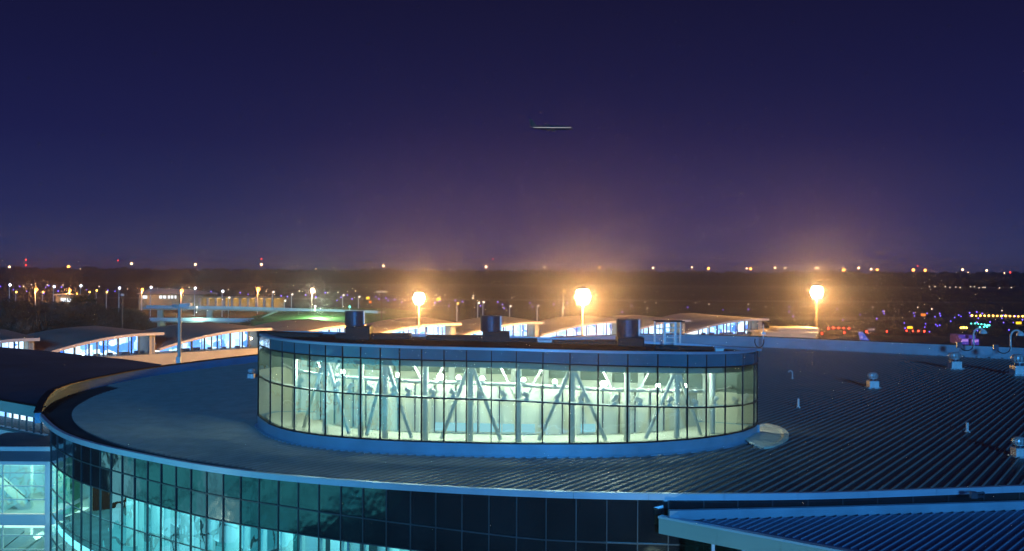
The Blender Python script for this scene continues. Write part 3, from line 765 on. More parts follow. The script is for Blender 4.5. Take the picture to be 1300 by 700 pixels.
MB().box(((xl+xp)/2, yf+0.2, zat(588)), (xp-xl, 0.24, 0.28)).build('head_beam', M['plaster'], st)
MB().box(((xl+xp)/2, yf+0.2, zat(661)), (xp-xl, 0.24, 0.66)).build('spandrel', M['plaster'], st)
for (ya, yb) in ((591, 653), (669, 720)):
    for (x0, x1) in ((xl, xm), (xm, xp)):
        w_ = MB().quad((x0, yf+0.2, zat(yb)), (x1, yf+0.2, zat(yb)), (x1, yf+0.2, zat(ya)), (x0, yf+0.2, zat(ya))).build('window', M['teal_clear'], st)
        f_ = MB()
        for yy in ((601.5, 618, 635) if ya == 591 else (681, 699)):
            f_.box(((x0+x1)/2, yf+0.2, zat(yy)), (x1-x0-0.02, 0.1, 0.055))
        f_.box((x1-0.03, yf+0.2, (zat(ya)+zat(yb))/2), (0.07, 0.12, zat(ya)-zat(yb)))
        f_.build('frame', M['white_steel'], w_)
MB().box(((xl+xr)/2, yf+5.5, 8), (xr-xl, 0.2, 14)).build('rear_wall', M['plaster'], st)
MB().box(((xl+xr)/2, yf+2.9, zat(590)-0.1), (xr-xl-0.3, 5.0, 0.05)).build('lit_ceiling', M['stair_ceiling'], st)
MB().box(((xl+xr)/2, yf+2.9, zat(656)-0.02), (xr-xl-0.3, 5.0, 0.12)).build('landing', M['plaster'], st)
MB().box(((xl+xr)/2, yf+2.9, zat(672)), (xr-xl-0.3, 5.0, 0.04)).build('lit_ceiling', M['stair_ceiling'], st)
for (xa_, ya_, xb_, yb_, yo) in ((-4, 610, 44, 652, 2.2), (50, 680, 0, 720, 2.4)):
    a = at(xa_, ya_, yf+yo); b = at(xb_, yb_, yf+yo)
    MB().bar(a, b, 1.3, 0.30).build('stair_flight', M['white_steel'], st)
    MB().bar(a+Vector((0, -0.65, 0.9)), b+Vector((0, -0.65, 0.9)), 0.05, 0.05).build('handrail', M['mullion'], st)
px_ = at(40, 0, yf+1.8).x
MB().box((px_, yf+1.8, 12.5), (0.35, 0.35, 5.4)).build('column', M['white_steel'], st)
MB().box((xp-0.4, yf+4.0, 12.6), (0.9, 1.5, 5)).build('green_panel', pbr('green_glass_panel', (0.06, 0.32, 0.20), 0.2), st)
point('stair_light', (xm+1.6, yf+2.2, zat(600)-0.3), 60, (0.8, 1.0, 0.75), 0.3)
point('stair_light', (xm+1.6, yf+2.2, zat(680)-0.4), 60, (0.85, 1.0, 0.8), 0.3)
# link between wing and rotunda
MB().box((-30.8, 66.6, 7.4), (4.4, 1.0, 14.6)).build('link_wall', M['wing_roof'], st)

# ------------------------------------------------------------------ curtain-walled buildings round the forecourt (seen in the glass)
nb = thing('curbside_building', 'teal-lit curtain-wall building across the forecourt, seen mirrored in the rotunda glass', 'building', (-52, 20, 0))
MB().box((-56, 19, 9.6), (8, 78, 19.2)).build('body', M['wing_roof'], nb)
for k in range(22):
    y = -19+k*3.5
    w_ = MB().box((-51.95, y+1.65, 9.2), (0.06, 3.3, 16.8)).build('window', M['facade_lit'], nb)
    f_ = MB()
    for z in (1.0, 4.2, 7.4, 10.5, 13.6, 16.4): f_.box((-51.88, y+1.65, z), (0.1, 3.46, 0.28))
    f_.box((-51.86, y, 9.2), (0.12, 0.3, 16.8)); f_.build('frame', M['dark_frame'], w_)
nb2 = thing('viewpoint_building', 'dark building under the viewpoint with a few lit window bands', 'building', (0, -12, 0))
MB().box((5, -14, 10.8), (90, 20, 21.6)).build('body', M['wing_roof'], nb2)
for k in range(16):
    if k != 12: continue
    for z in (3.0,):
        MB().box((-34+k*5, -3.95, z), (4.4, 0.1, 2.2)).build('window', M['facade_lit'] if (k+int(z)) % 4 else M['window_w'], nb2)

def assumed_forecourt_lamp(x, y, z, power, label):
    t = thing('assumed_forecourt_lamp', label, 'street lamp', (x, y, 0), 'assumed forecourt lamps')
    MB().tube((x, y, 0), (x, y, z+0.3), 0.12, 0.08, 10).build('pole', M['pole'], t)
    MB().lathe((x, y, z+0.25), [(0.5, 0), (0.45, 0.12), (0.1, 0.25)], 14).build('lamp_shade', M['galv'], t)
    MB().ball((x, y, z+0.12), 0.2).build('lamp', M['white_lamp'], t, True)
    point('assumed_forecourt_light', (x, y-0.1, z-0.15), power, (0.72, 1.0, 0.80), 0.2)
assumed_forecourt_lamp(8, 24, 8.4, 3000, 'assumed greenish-white forecourt lamp in front of the canopy wing, added out of view to light its fascia')  # both forecourt lamps are assumed, set out of view to light fascia and stair frame
assumed_forecourt_lamp(-36, 40, 9, 1500, 'assumed greenish-white forecourt lamp in front of the stair tower, added out of view to light it')
def assumed_apron_lamp(x, y, z, power, label):
    t = thing('assumed_apron_lamp', label, 'street lamp', (x, y, 0), 'assumed sodium apron lamps by the left pier')
    MB().tube((x, y, 0), (x, y, z+0.3), 0.12, 0.08, 10).build('pole', M['pole'], t)
    MB().lathe((x, y, z+0.25), [(0.5, 0), (0.45, 0.12), (0.1, 0.25)], 14).build('lamp_shade', M['galv'], t)
    MB().ball((x, y, z+0.1), 0.22).build('lamp', M['sodium'], t, True)
    point('added_apron_light', (x, y+0.1, z-0.2), power, (1.0, 0.58, 0.24), 0.3)
assumed_apron_lamp(-52, 168, 9.5, 8000, 'assumed hidden sodium apron lamp, added to light the tan wall under the third pier bay')  # apron lamps assumed, hidden from view, added for the light on the pier walls
assumed_apron_lamp(-66, 155, 9.5, 5000, 'assumed hidden sodium apron lamp, added to light the tan wall under the second pier bay')
assumed_apron_lamp(-20, 190, 10.5, 15000, 'assumed hidden sodium apron lamp, added between the rotunda and the pier')

# ------------------------------------------------------------------ pier (concourse) with wave roofs
pier = thing('pier_concourse', 'long airport pier with a row of wave-shaped roofs over blue-white glass walls', 'building', (-10, 225, 0))
ZT = 14.6
tips_px = [(-95, 433), (51, 428), (205, 421), (342, 415.5), (462, 411.5), (585, 409.5), (690, 408), (796, 407), (874, 405.5), (973, 404)]
tips = []
for x, y in tips_px:
    r_ = ray(x, HZ+(x-650)*ROLL); d = (CZ-ZT)*F_PX/(y-(x-650)*ROLL-HZ)
    tips.append(Vector((r_.x*d, r_.y*d, 0)))
ZB = 10.45
def hprof(t):
    s = min(1, t/0.86); return 11.45 + 3.05*math.sin(s*math.pi/2)**0.9
for k in range(1, len(tips)):
    A, B = tips[k-1], tips[k]; last = k == len(tips)-1
    d = (B-A); Ln = d.length; d.normalize(); w = Vector((-d.y, d.x, 0))
    D = 24.0; n = 14
    ts = [i/n for i in range(n+1)]
    m = MB(); th = 0.42
    P = []
    for t in ts:
        u = A + d*(Ln*(t*1.0) - 0.4)
        # the free edge sweeps back a little towards the low end
        fo_ = u - w*(0.2+1.6*t)
        bo_ = u + w*D
        zb_ = hprof(t) + (0.9*math.sin(math.pi*min(1, t*1.05)) if last else 0.25*t)
        P += [V(fo_, hprof(t)), V(bo_, zb_), V(bo_, zb_-th), V(fo_, hprof(t)-th)]
    Fs = []
    for i in range(n):
        o = 4*i; q = o+4
        Fs += [(o, q, q+1, o+1), (o+3, o+2, q+2, q+3), (o, o+3, q+3, q), (o+1, q+1, q+2, o+2)]
    Fs += [(0, 1, 2, 3), (4*n+3, 4*n+2, 4*n+1, 4*n)]
    m.add(P, Fs)
    shell = m.build('wave_roof', M['pier_roof'], pier)
    fs = MB(); Q = []
    for t in ts:
        u = A + d*(Ln*t-0.4) - w*(0.2+1.6*t+0.03)
        Q += [V(u, hprof(t)+0.05), V(u, hprof(t)-0.46), V(u+w*0.025, hprof(t)-0.46), V(u+w*0.025, hprof(t)+0.05)]
    Fs = []
    for i in range(n):
        o = 4*i; q = o+4
        Fs += [(o, o+1, q+1, q), (o+3, q+3, q+2, o+2), (o, q, q+3, o+3), (o+1, o+2, q+2, q+1)]
    fs.add(Q, Fs); fs.build('roof_fascia', M['pier_fascia'], shell)
    # lower wall with panel joints
    lwl = MB(); nj = 6
    for i in range(nj):
        a = A+d*(Ln*i/nj+0.02); b = A+d*(Ln*(i+1)/nj-0.02)
        lwl.wall([(a.x, a.y), (b.x, b.y)], 0, ZB, 0.3)
    lwl.build('lower_wall', M['tan'], pier)
    g0 = A + w*0.35
    MB().box(((A+B).x/2+w.x*12, (A+B).y/2+w.y*12, ZB/2), (Ln-0.1, 23.2, ZB-0.3), math.atan2(d.y, d.x)).build('lower_block', M['concrete'], pier)
    nw = 9
    for i in range(nw):
        t0, t1 = 0.10+i*0.80/nw, 0.10+(i+1)*0.80/nw
        a, b = g0+d*(Ln*t0), g0+d*(Ln*t1)
        h0, h1 = hprof(t0)-th, hprof(t1)-th
        if h1-ZB < 0.3: continue
        wv = MB().quad(V(a, ZB+0.12), V(b, ZB+0.12), V(b, h1), V(a, max(h0, ZB+0.14))).build('window', M['blue_clear'], pier)
        f_ = MB(); f_.bar(V(b, ZB+0.1), V(b, h1), 0.20 if i % 2 else 0.10, 0.22, w); f_.bar(V(a, ZB+0.1), V(b, ZB+0.1), 0.12, 0.12)
        f_.build('frame', M['tail'] if False else M['mullion'], wv)
    # end pier and return wall
    e = A+d*(Ln*0.925)
    MB().box((e.x+w.x*0.4, e.y+w.y*0.4, (ZB+hprof(1))/2-0.22), (Ln*0.05, 0.5, hprof(1)-ZB-0.46), math.atan2(d.y, d.x)).build('end_column', M['tan'], pier)
    e2 = A+d*(Ln*0.945)
    MB().wall([(e2.x, e2.y), (e2.x+w.x*22, e2.y+w.y*22)], ZB, hprof(1)-0.44, 0.25).build('return_wall', M['tan'], pier)
    # lit lounge behind the glass
    a, b = g0+d*(Ln*0.05)+w*5, g0+d*(Ln*0.92)+w*5
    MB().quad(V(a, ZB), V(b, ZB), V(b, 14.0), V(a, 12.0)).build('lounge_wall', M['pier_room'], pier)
    cols_ = MB()
    for i in range(6):
        p = g0+d*(Ln*(0.2+0.12*i))+w*2.2; hh = hprof(0.2+0.12*i)-th
        cols_.tube(V(p, ZB), V(p, hh), 0.16, 0.16, 8)
        p = g0+d*(Ln*(0.24+0.12*i))+w*(1.0+random.random())
        cols_.box((p.x, p.y, ZB+0.35), (random.uniform(.6, 1.8), 0.6, random.uniform(.4, .7)), math.atan2(d.y, d.x))
    cols_.build('lounge_furniture', M['lounge'], pier)
    q = g0+d*(Ln*0.62)+w*2.6
    point('lounge_light', (q.x, q.y, 12.6), 220, (0.55, 0.78, 1.0), 0.4)
st_ = tips[-1]
MB().bar(V(st_-Vector((1.2, 0, 0)), 14.2), V(st_-Vector((2.0, 0, 0)), ZB), 0.25, 0.25, (0, 1, 0)).build('end_strut', M['pier_fascia'], pier)
# low flat annex at the pier end
an = thing('pier_annex', 'low flat-roofed pale annex at the right end of the pier below the rightmost big lamp', 'building', (70, 250, 0))
a0 = at(962, 415, 246); a1 = at(1036, 420, 243)
MB().box(((a0.x+a1.x)/2, 250, 5.6), (a1.x-a0.x, 14, 11.2)).build('body', M['tan'], an)
MB().box(((a0.x+a1.x)/2, 250, 11.45), (a1.x-a0.x+1, 15, 0.48)).build('roof', M['pier_roof'], an)
MB().box((at(1010, 0, 250).x, 250, 12.1), (10, 9, 0.8)).build('plant_deck', M['pier_roof'], an)

# ------------------------------------------------------------------ high masts
def high_mast(x, y, d, label, lit=True, power=0, zb=0.0, r=0.75, ring=1.5):
    p = at(x, y, d)
    t = thing('high_mast_lamp', label, 'light mast', (p.x, p.y, zb))
    MB().tube((p.x, p.y, zb), (p.x, p.y, p.z+0.6), 0.17, 0.12, 12).build('mast', M['mast'], t)
    MB().lathe((p.x, p.y, p.z+r*1.3), [(ring*0.5, 0), (ring*0.8, 0.06), (ring*0.8, 0.2), (0.25, 0.3)], 16).build('crown_ring', M['pole'], t)
    tiers = [(0, 1.0, 8), (0.75, 0.66, 6), (-0.75, 0.66, 6)] if lit else [(0.9, 1.0, 8)]
    for dz, rr, nn in tiers:
        for i in range(nn):
            a = 2*math.pi*i/nn+0.3+dz; q = Vector((p.x+ring*rr*math.cos(a), p.y+ring*rr*math.sin(a), p.z+dz*r*1.3))
            h = MB().box((q.x-0.3*math.cos(a), q.y-0.3*math.sin(a), q.z), (0.45, 0.45, 0.45), a).build('floodlight', M['galv'], t)
            if lit: MB().ball(q, r*0.62, 12, 8).build('lens', M['sodium_hot'], h, True)
    if lit:
        point('mast_light', (p.x, p.y-1.5, p.z-0.6), power, (1.0, 0.55, 0.14), r)
    return t
high_mast(532, 379, 206, 'leftmost of the three blazing orange high mast lamps, pole against a blue-lit pier window', True, 90000, r=0.7, ring=0.8)
high_mast(740, 377, 206, 'biggest blazing orange high mast lamp, above the middle of the pier', True, 190000, r=0.95, ring=1.1)
high_mast(1037, 371, 268, 'rightmost of the three blazing orange high mast lamps, standing clear of the pier end', True, 165000, r=0.95, ring=1.1)
high_mast(484.5, 375, 262, 'unlit high mast with a round crown, left of the blazing lamps', False)
high_mast(155.5, 379, 262, 'plain tall pale mast rising behind the left pier roof', False, ring=0.5)
# floodlight pole behind the rotunda edge
fpb = at(227.5, 462, 112); fz = at(227.5, 392, 112).z
t = thing('floodlight_pole', 'blue-lit pole with a cluster of square floodlights behind the rotunda roof edge', 'light pole', (fpb.x, fpb.y, 0))
MB().tube((fpb.x, fpb.y, 0), (fpb.x, fpb.y, fz+0.4), 0.28, 0.17, 12).build('pole', M['pole'], t)
MB().tube((fpb.x, fpb.y, fz+0.4), (fpb.x, fpb.y, fz+1.5), 0.04, 0.02, 6).build('lightning_rod', M['dark_frame'], t)
MB().bar((fpb.x-0.6, fpb.y, fz+0.2), (fpb.x+1.1, fpb.y, fz+0.25), 0.12, 0.12).build('cross_arm', M['galv'], t)
for dx in (-0.5, 0.25, 0.75, 1.2):
    MB().box((fpb.x+dx, fpb.y-0.15, fz+0.35+0.1*dx), (0.42, 0.5, 0.34), 0.5-dx*0.6).build('floodlight', M['galv'], t)
MB().box((fpb.x, fpb.y-0.2, zpx(457, 227, 112)), (0.5, 0.3, 0.7)).build('control_box', M['galv'], t)

# ------------------------------------------------------------------ street lamps and posts beyond the pier
def lamp_post(x, y, d, mat, label, group=None, r=0.55, power=0, col=(1, .45, .10), pole=True):
    p = at(x, y, d)
    t = thing('street_lamp', label, 'street lamp', (p.x, p.y, 0), group)
    if pole:
        MB().tube((p.x, p.y, 0), (p.x, p.y, p.z+0.2), 0.30, 0.20, 8).build('pole', M['pole'], t)
        MB().bar((p.x-0.1, p.y, p.z+0.25), (p.x+1.1, p.y, p.z+0.35), 0.35, 0.25).build('arm', M['pole'], t)
    MB().ball((p.x+0.5, p.y-0.3, p.z), r, 8, 6).build('lamp', M[mat], t, True)
    if power: point('street_light', (p.x+0.5, p.y-1.2, p.z-0.6), power, col, 0.5)
for x, y, d, r, pw, lb in [
    (45, 368, 620, 1.0, 26000, 'bright orange street lamp at far left, in front of the small white-lit building'),
    (88, 369, 640, 0.9, 15000, 'orange street lamp directly above the small white-lit building'),
    (180, 368, 640, 0.9, 10000, 'orange street lamp over the left end of the pale warehouse'),
    (230, 369.5, 600, 1.0, 24000, 'orange street lamp over the middle of the pale warehouse'),
    (327, 367.5, 600, 1.1, 26000, 'bright orange street lamp over the lit parking arcade right of the warehouse')]:
    lamp_post(x, y, d, 'sodium', lb, None, r, pw)
lamp_post(396, 368.5, 560, 'warm_lamp', 'bright white-orange street lamp above the grass bank', None, 1.0, 30000, (1, .75, .4))
for x, y, lb in [(12, 362, 'white street lamp nearest the left picture edge'), (68, 364, 'white street lamp left of the small white-lit building'),
                 (102, 363, 'white street lamp between the white-lit building and the plain mast'), (151, 366, 'cold white street lamp just left of the plain mast top'),
                 (191, 365, 'white street lamp at the left part of the warehouse'), (247, 366, 'white street lamp at the right end of the warehouse'),
                 (282, 370, 'white street lamp over the parking arcade')]:
    lamp_post(x, y, 560, 'white_lamp', lb, None, 0.6)
for x, y in [(346, 371), (370, 374), (435, 375), (455, 377), (606.5, 385), (613, 384), (647, 389), (682, 388.5), (714, 391), (361, 382), (290, 378), (580, 385.5)]:
    lamp_post(x, y, 430, 'white_l' if x != 580 else 'yellow_l', 'slim pale lamp post with a small light beyond the pier roofs', 'slim lamp posts beyond the pier', 0.32)
for x, y in [(20, 371), (54, 371), (113, 371), (122, 369), (135, 371), (97, 373), (715, 369.5)]:
    lamp_post(x, y, 600, 'yellow_l', 'small yellow lamp post in the far left lights' if x < 700 else 'small orange lamp on a post just left of the biggest blazing lamp', 'small yellow lamp posts' if x < 700 else None, 0.5)

# ------------------------------------------------------------------ far-left buildings, flyover, bank
wh = thing('warehouse', 'long pale yellow-lit warehouse with a row of bright windows', 'building', (-270, 640, 0))
w0 = at(176, 384, 650); w1 = at(258, 384, 650)
MB().box(((w0.x+w1.x)/2, 665, 5.2), (w1.x-w0.x, 30, 10.4)).build('wall', M['yellow_wall'], wh)
mr = MB(); xa, xb = w0.x-1, w1.x+1; mr.add([(xa, 648, 10.4), (xb, 648, 10.4), (xb, 682, 10.4), (xa, 682, 10.4), (xa+4, 665, 14.0), (xb-14, 665, 13.4)], [(0,1,5,4),(1,2,5),(2,3,4,5),(3,0,4),(3,2,1,0)])
mr.build('roof', M['pier_fascia'], wh)
for x0, x1 in ((181, 187), (202, 206), (207, 211), (213, 216), (217, 220), (221.5, 224)):
    a = at(x0, 375, 649.8); b = at(x1, 375, 649.8)
    MB().box(((a.x+b.x)/2, 649.9, a.z-1.2), (b.x-a.x-0.3, 0.3, 1.9)).build('window', M['window_w'], wh)
ar = thing('parking_arcade', 'low parking structure with a row of yellow-lit bays', 'building', (-215, 640, 0))
b0 = at(252, 384, 640); b1 = at(352, 384, 640)
MB().box(((b0.x+b1.x)/2, 652, 8.6), (b1.x-b0.x, 20, 0.8)).build('roof_slab', M['yellow_wall'], ar)
MB().box(((b0.x+b1.x)/2, 661, 4.1), (b1.x-b0.x, 1, 8.2)).build('rear_wall', M['yellow_wall'], ar)
k = 0; x = b0.x
while x < b1.x:
    MB().box((x, 643, 4.1), (1.4, 1.4, 8.2)).build('column', M['concrete'], ar); x += 5.2
for i in range(9):
    x = b0.x+3+i*5.6; MB().box((x, 655, 7.6), (1.6, 1.2, 0.3)).build('ceiling_lamp', M['window_y'], ar)
point('arcade_light', ((b0.x+b1.x)/2-12, 648, 6.8), 7000, (1, .62, .2), 0.5); point('arcade_light', ((b0.x+b1.x)/2+14, 648, 6.8), 7000, (1, .62, .2), 0.5)
sh = thing('lit_pavilion', 'small low building glowing white under an orange street lamp at far left', 'building', (-280, 625, 0))
c0 = at(70, 380, 628); c1 = at(95, 380, 628)
MB().box(((c0.x+c1.x)/2, 634, 5.6), (c1.x-c0.x, 10, 8.8)).build('wall', M['yellow_wall'], sh)
MB().box(((c0.x+c1.x)/2, 633, 10.2), (c1.x-c0.x+1.5, 13, 0.7)).build('roof', M['concrete'], sh)
for x0, x1 in ((77, 83.5), (85, 92)):
    a = at(x0, 381, 628.8); b = at(x1, 381, 628.8); MB().box(((a.x+b.x)/2, 628.9, a.z), (b.x-a.x, 0.2, 2.4)).build('window', M['window_w'], sh)
# flyover
fl1 = thing('flyover', 'grey concrete flyover road on piers, running behind the left pier roofs', 'bridge', (-100, 395, 0))
pa = at(186, 389.5, 415); pb_ = at(300, 391, 400); pc_ = at(480, 396.5, 385)
pts = [(pa.x, pa.y, pa.z), (pb_.x, pb_.y, pb_.z), (pc_.x, pc_.y, pc_.z)]
dk = MB()
for a, b in zip(pts[:-1], pts[1:]):
    dk.bar((a[0], a[1]+6, a[2]-0.6), (b[0], b[1]+6, b[2]-0.6), 11, 1.0)
dk.build('deck', M['concrete'], fl1)
pr_ = MB()
for a, b in zip(pts[:-1], pts[1:]): pr_.bar((a[0], a[1], a[2]), (b[0], b[1], b[2]), 0.35, 1.1)
pr_.build('parapet', M['parapet'], fl1)
for x in (206, 268, 345, 420):
    p = at(x, 400, 406); z = float(np.interp(p.x, [q[0] for q in pts], [q[2] for q in pts]))
    MB().box((p.x, 404, (z-1.1)/2), (2.2, 1.6, z-1.1)).build('pier', M['concrete'], fl1)
# ramp below the flyover
rmp = thing('access_ramp', 'pale lower ramp road with kerb under the flyover', 'bridge', (-120, 380, 0))
ra = at(190, 405.5, 372); rb2 = at(330, 406.5, 362); rc = at(352, 395.5, 385)
rm = MB(); rm.bar(ra+Vector((0, 4, -.6)), rb2+Vector((0, 4, -.6)), 8, 1.0); rm.build('deck', M['concrete'], rmp)
rm = MB(); rm.bar(ra, rb2, 0.35, 1.2); rm.bar(rb2, rc, 0.5, 1.3); rm.build('kerb_wall', M['parapet'], rmp)
for x in (205, 262, 318):
    p = at(x, 408, 370); MB().box((p.x, p.y+1.5, 3.6), (1.8, 1.8, 7.2)).build('support', M['concrete'], rmp)
# grass bank
g = MB(); xs = [(318, 408, 402), (345, 409, 397), (400, 409.5, 396), (470, 410, 398), (530, 411, 404)]
lo = [at(x, yb, 350) for x, yb, yt in xs]; hi = [at(x, yt, 383) for x, yb, yt in xs]
P = [Vector((p.x, p.y, p.z)) for p in lo]+hi+[Vector((p.x, p.y+60, p.z-0.3)) for p in hi]; n = len(lo)
base = [Vector((p.x, p.y, 0)) for p in lo]
g.add(base+P, [(r*n+i, r*n+i+1, (r+1)*n+i+1, (r+1)*n+i) for r in range(3) for i in range(n-1)])
kind(g.build('grass_bank', M['lawn']))
point('added_bank_light', at(405, 392, 362), 22000, (0.55, 1.0, 0.55), 0.4)  # local greenish lights added around the bank to brighten it
point('added_bank_light', at(250, 396, 366), 9000, (0.55, 1.0, 0.75), 0.4)
for x, y, d, lb in ((444, 390.5, 372, 'small green-white lamp at the right end of the grass bank'), (400, 390, 366, 'pale lamp on the flyover edge above the grass bank'), (250, 391, 378, 'pale lamp on the flyover edge left of the grass bank')):
    p = at(x, y, d); t = thing('bollard_lamp', lb, 'lamp', (p.x, p.y, p.z-1.6))
    MB().tube((p.x, p.y, p.z-1.6), (p.x, p.y, p.z), 0.12).build('post', M['pole'], t); MB().ball((p.x, p.y, p.z+0.25), 0.35).build('lamp', M['teal_l'] if x == 444 else M['white_l'], t, True)

# ------------------------------------------------------------------ trees
def twig_mesh(seed, h, r, n, mat, leafsize):
    rnd = random.Random(seed); m = MB()
    lob = [(rnd.uniform(-.55, .55)*r, rnd.uniform(-.5, .5)*r, h*rnd.uniform(.45, .86), r*rnd.uniform(.30, .55)) for _ in range(9)]
    for _ in range(n):
        l = rnd.choice(lob); d = Vector((rnd.gauss(0, 1), rnd.gauss(0, 1), rnd.gauss(0, .85))).normalized()*l[3]*rnd.random()**.4
        c = Vector((l[0], l[1], l[2]))+d
        a = Vector((rnd.gauss(0, 1), rnd.gauss(0, 1), rnd.gauss(0, 1))).normalized()*leafsize*rnd.uniform(.5, 1.3)
        b = a.orthogonal().normalized()*leafsize*rnd.uniform(.15, .45)
        m.quad(c-a, c+b, c+a, c-b)
    return m
def trunk_mesh(seed, h, r):
    rnd = random.Random(seed); m = MB(); m.tube((0, 0, 0), (0, 0, h*.45), .30, .2, 8)
    for _ in range(9):
        a = rnd.uniform(0, 6.28); e = Vector((math.cos(a)*r*.7, math.sin(a)*r*.7, h*rnd.uniform(.6, .92)))
        m.tube((0, 0, h*rnd.uniform(.2, .45)), e, .13, .03, 6)
    return m
protos = []
for k in range(3):
    t = thing('bare_tree', 'bare brown winter tree in the thicket behind the left pier roofs', 'tree', (0, 0, 0), 'bare trees behind the left pier')
    twig_mesh(k, 13, 6.5, 2600, None, 0.55).build('crown', M['twigs'], t); trunk_mesh(k+10, 13, 6).build('trunk', M['bark'], t)
    protos.append(t)
spots = []
for row, d in ((0, 268), (1, 300), (2, 335), (3, 372)):
    x = -30+random.uniform(0, 20)
    while x < (185 if d < 360 else 150):
        spots.append((x, d+random.uniform(-9, 9))); x += random.uniform(20, 31)*(268/d)**.3
for i, (x, d) in enumerate(spots):
    p = at(x, 420, d); s = random.uniform(.9, 1.15)*(1.0 if d < 360 else 1.05)
    loc = (p.x, p.y, 0)
    if i < 3:
        protos[i].location = loc; protos[i].rotation_euler = (0, 0, random.uniform(0, 6)); protos[i].scale = (s,)*3
    else: dup(protos[i % 3], loc, None, random.uniform(0, 6), s)
ev_t = thing('dark_evergreen', 'rounded dark evergreen tree right of the white-lit building', 'tree', (0, 0, 0))
twig_mesh(40, 15, 8, 3000, None, 0.6).build('crown', M['leaf'], ev_t); trunk_mesh(41, 15, 6).build('trunk', M['bark'], ev_t)
p = at(106, 400, 470); ev_t.location = (p.x, p.y, 0)
dup(ev_t, (at(318, 405, 352).x, 352, 0), 'dark evergreen at the left foot of the grass bank', 1.0, .62)

# far wood
fw = MB(); rnd = random.Random(3)
for row, (yy, hh) in enumerate(((2080, 22), (2130, 25), (2190, 28), (2260, 30))):
    x = -1500
    while x < 1500:
        w = rnd.uniform(8, 17); top = hh*rnd.uniform(.82, 1.0)+ (1.5 if x > 560 else 0)*rnd.uniform(-1, 1.4)
        for _ in range(2):
            cx = x+rnd.uniform(-4, 4); cz = top-w*rnd.uniform(.35, .6)
            o = len(fw.v); fw.ball((cx, yy+rnd.uniform(-14, 14), cz), w*rnd.uniform(.45, .75), 6, 4, rnd.uniform(.7, 1.2))
        fw.box((x, yy, top*.32), (w*1.2, 10, top*.64)); x += w*.75
kind(fw.build('far_wood', M['forest']), 'stuff')

# ------------------------------------------------------------------ ground
gm = MB(); gm.quad((-6000, -600, 0), (6000, -600, 0), (6000, 9000, 0), (-6000, 9000, 0)); kind(gm.build('ground', M['ground']))
am = MB(); am.quad((-150, 30, 0.004), (420, 30, 0.004), (420, 420, 0.004), (-150, 420, 0.004)); kind(am.build('apron', M['tarmac']))
rw = MB(); rw.quad((60, 560, 0.008), (1500, 560, 0.008), (1500, 600, 0.008), (60, 600, 0.008)); kind(rw.build('taxiway', M['tarmac']))
rw = MB(); rw.quad((-900, 900, 0.012), (1800, 900, 0.012), (1800, 960, 0.012), (-900, 960, 0.012)); kind(rw.build('runway', M['tarmac']))

# ------------------------------------------------------------------ airfield lights
def field_light(x, y, mat, name, label, group, r=None):
    p = onz(x, y, 0.0)
    if p.y > 2000 or p.y < 0: p = at(x, y, 1900); p.z = 0
    r = (r or 0.00055*p.y)*random.uniform(0.7, 1.1)
    r = max(0.22, min(0.8, r))
    m = MB(); m.ball((p.x, p.y, 0.5+r), r, 8, 5)
    o = m.build(name, M[mat], None, True, (p.x, p.y, 0))
    tag(o, label, 'airfield light', group)
    s = MB(); s.tube((p.x, p.y, 0), (p.x, p.y, 0.5+r*0.3), 0.1, 0.08, 6); s.build('stake', M['dark_frame'], o)
blue = [(1160,399),(1161,403),(1177,399.5),(1187,404),(1193,400),(1194,403),(1148,412),(1149,419),(1175,413),(1174,417.5),(1188,414),(1190,416),(1193,415),(1207,410),(1212,405),(1217,402),(1220,403.5),(1231,399),(1232,403),(1240,398),(1247,400),(1242,406),(1240,411),(1257,411),(1272,406),(1274,402),(1274,411.5),(1286.5,411.5),(1289,403),(1281,421),(1241,422),(1298,408),(1180,423.5),(1002,397.5),(1002,391),(1007,403.5),(1070,408),(1092,401),(1113,406.5),(1121,397),(1122.5,400),(1063,394),
        (802,390),(873,392),(918,395),(950,394.5),(790,398),(673,386),(676,391),(703,388),(720,386),(477,378),(481,381),(490,380),(493,383),(501,382),(510,385),(578,383),(587,384.5),(610,390),(632,385),(638,388),(640,393),(558,384),(570,390),(552,386)]
for x, y in blue: field_light(x, y, 'blue_l', 'taxiway_light', 'small blue-violet taxiway light on the dark airfield', 'blue taxiway lights')
blue_left = [(58,366),(62,364),(70,365),(78,366),(17,369),(74,371),(34,371),(56,374),(110,369),(137,370),(146,371),(199,370),(217,372),(268,371.5),(275,374),(305,373),(315,375),(357,377),(365,378),(388,376),(401,379),(413,373),(428,383),(433,379),(441,376),(447,381),(0.5,365),(25,365)]
for x, y in blue_left: field_light(x, y, 'blue_l', 'taxiway_light', 'tiny violet light among the far left street lamps', 'violet lights at far left')
amber = [(1234+i*5.35, 403.0+0.08*i) for i in range(13)] + [(1220,419),(1223.5,419),(1227,419)]
for x, y in amber: field_light(x, y, 'yellow_l', 'runway_light', 'amber runway light in a straight row on the far right airfield', 'amber runway lights', 0.55)
for x, y in [(1051.5,420),(1058,419),(1064.5,419),(1071,419),(1078,419.5),(1072,425),(1100,424),(1126,423.5),(1151,422.5),(1159,423),(1166,423),(1173.5,423.5),(1043.5,426.5)]:
    field_light(x, y, 'red_l', 'stop_bar_light', 'red stop bar light behind the roof parapet', 'red stop bar lights', 0.40)
for x, y in [(1233,413),(1238,413),(1242,413.5),(1246,414),(1250,414.5),(1254,415.5),(1253,417.5),(1249,417.5),(1244,418),(1256,415.5),(1252,416)]:
    field_light(x, y, 'teal_l', 'taxiway_centre_light', 'teal taxiway centre light in a curved cluster at far right', 'teal centre lights', 0.36)
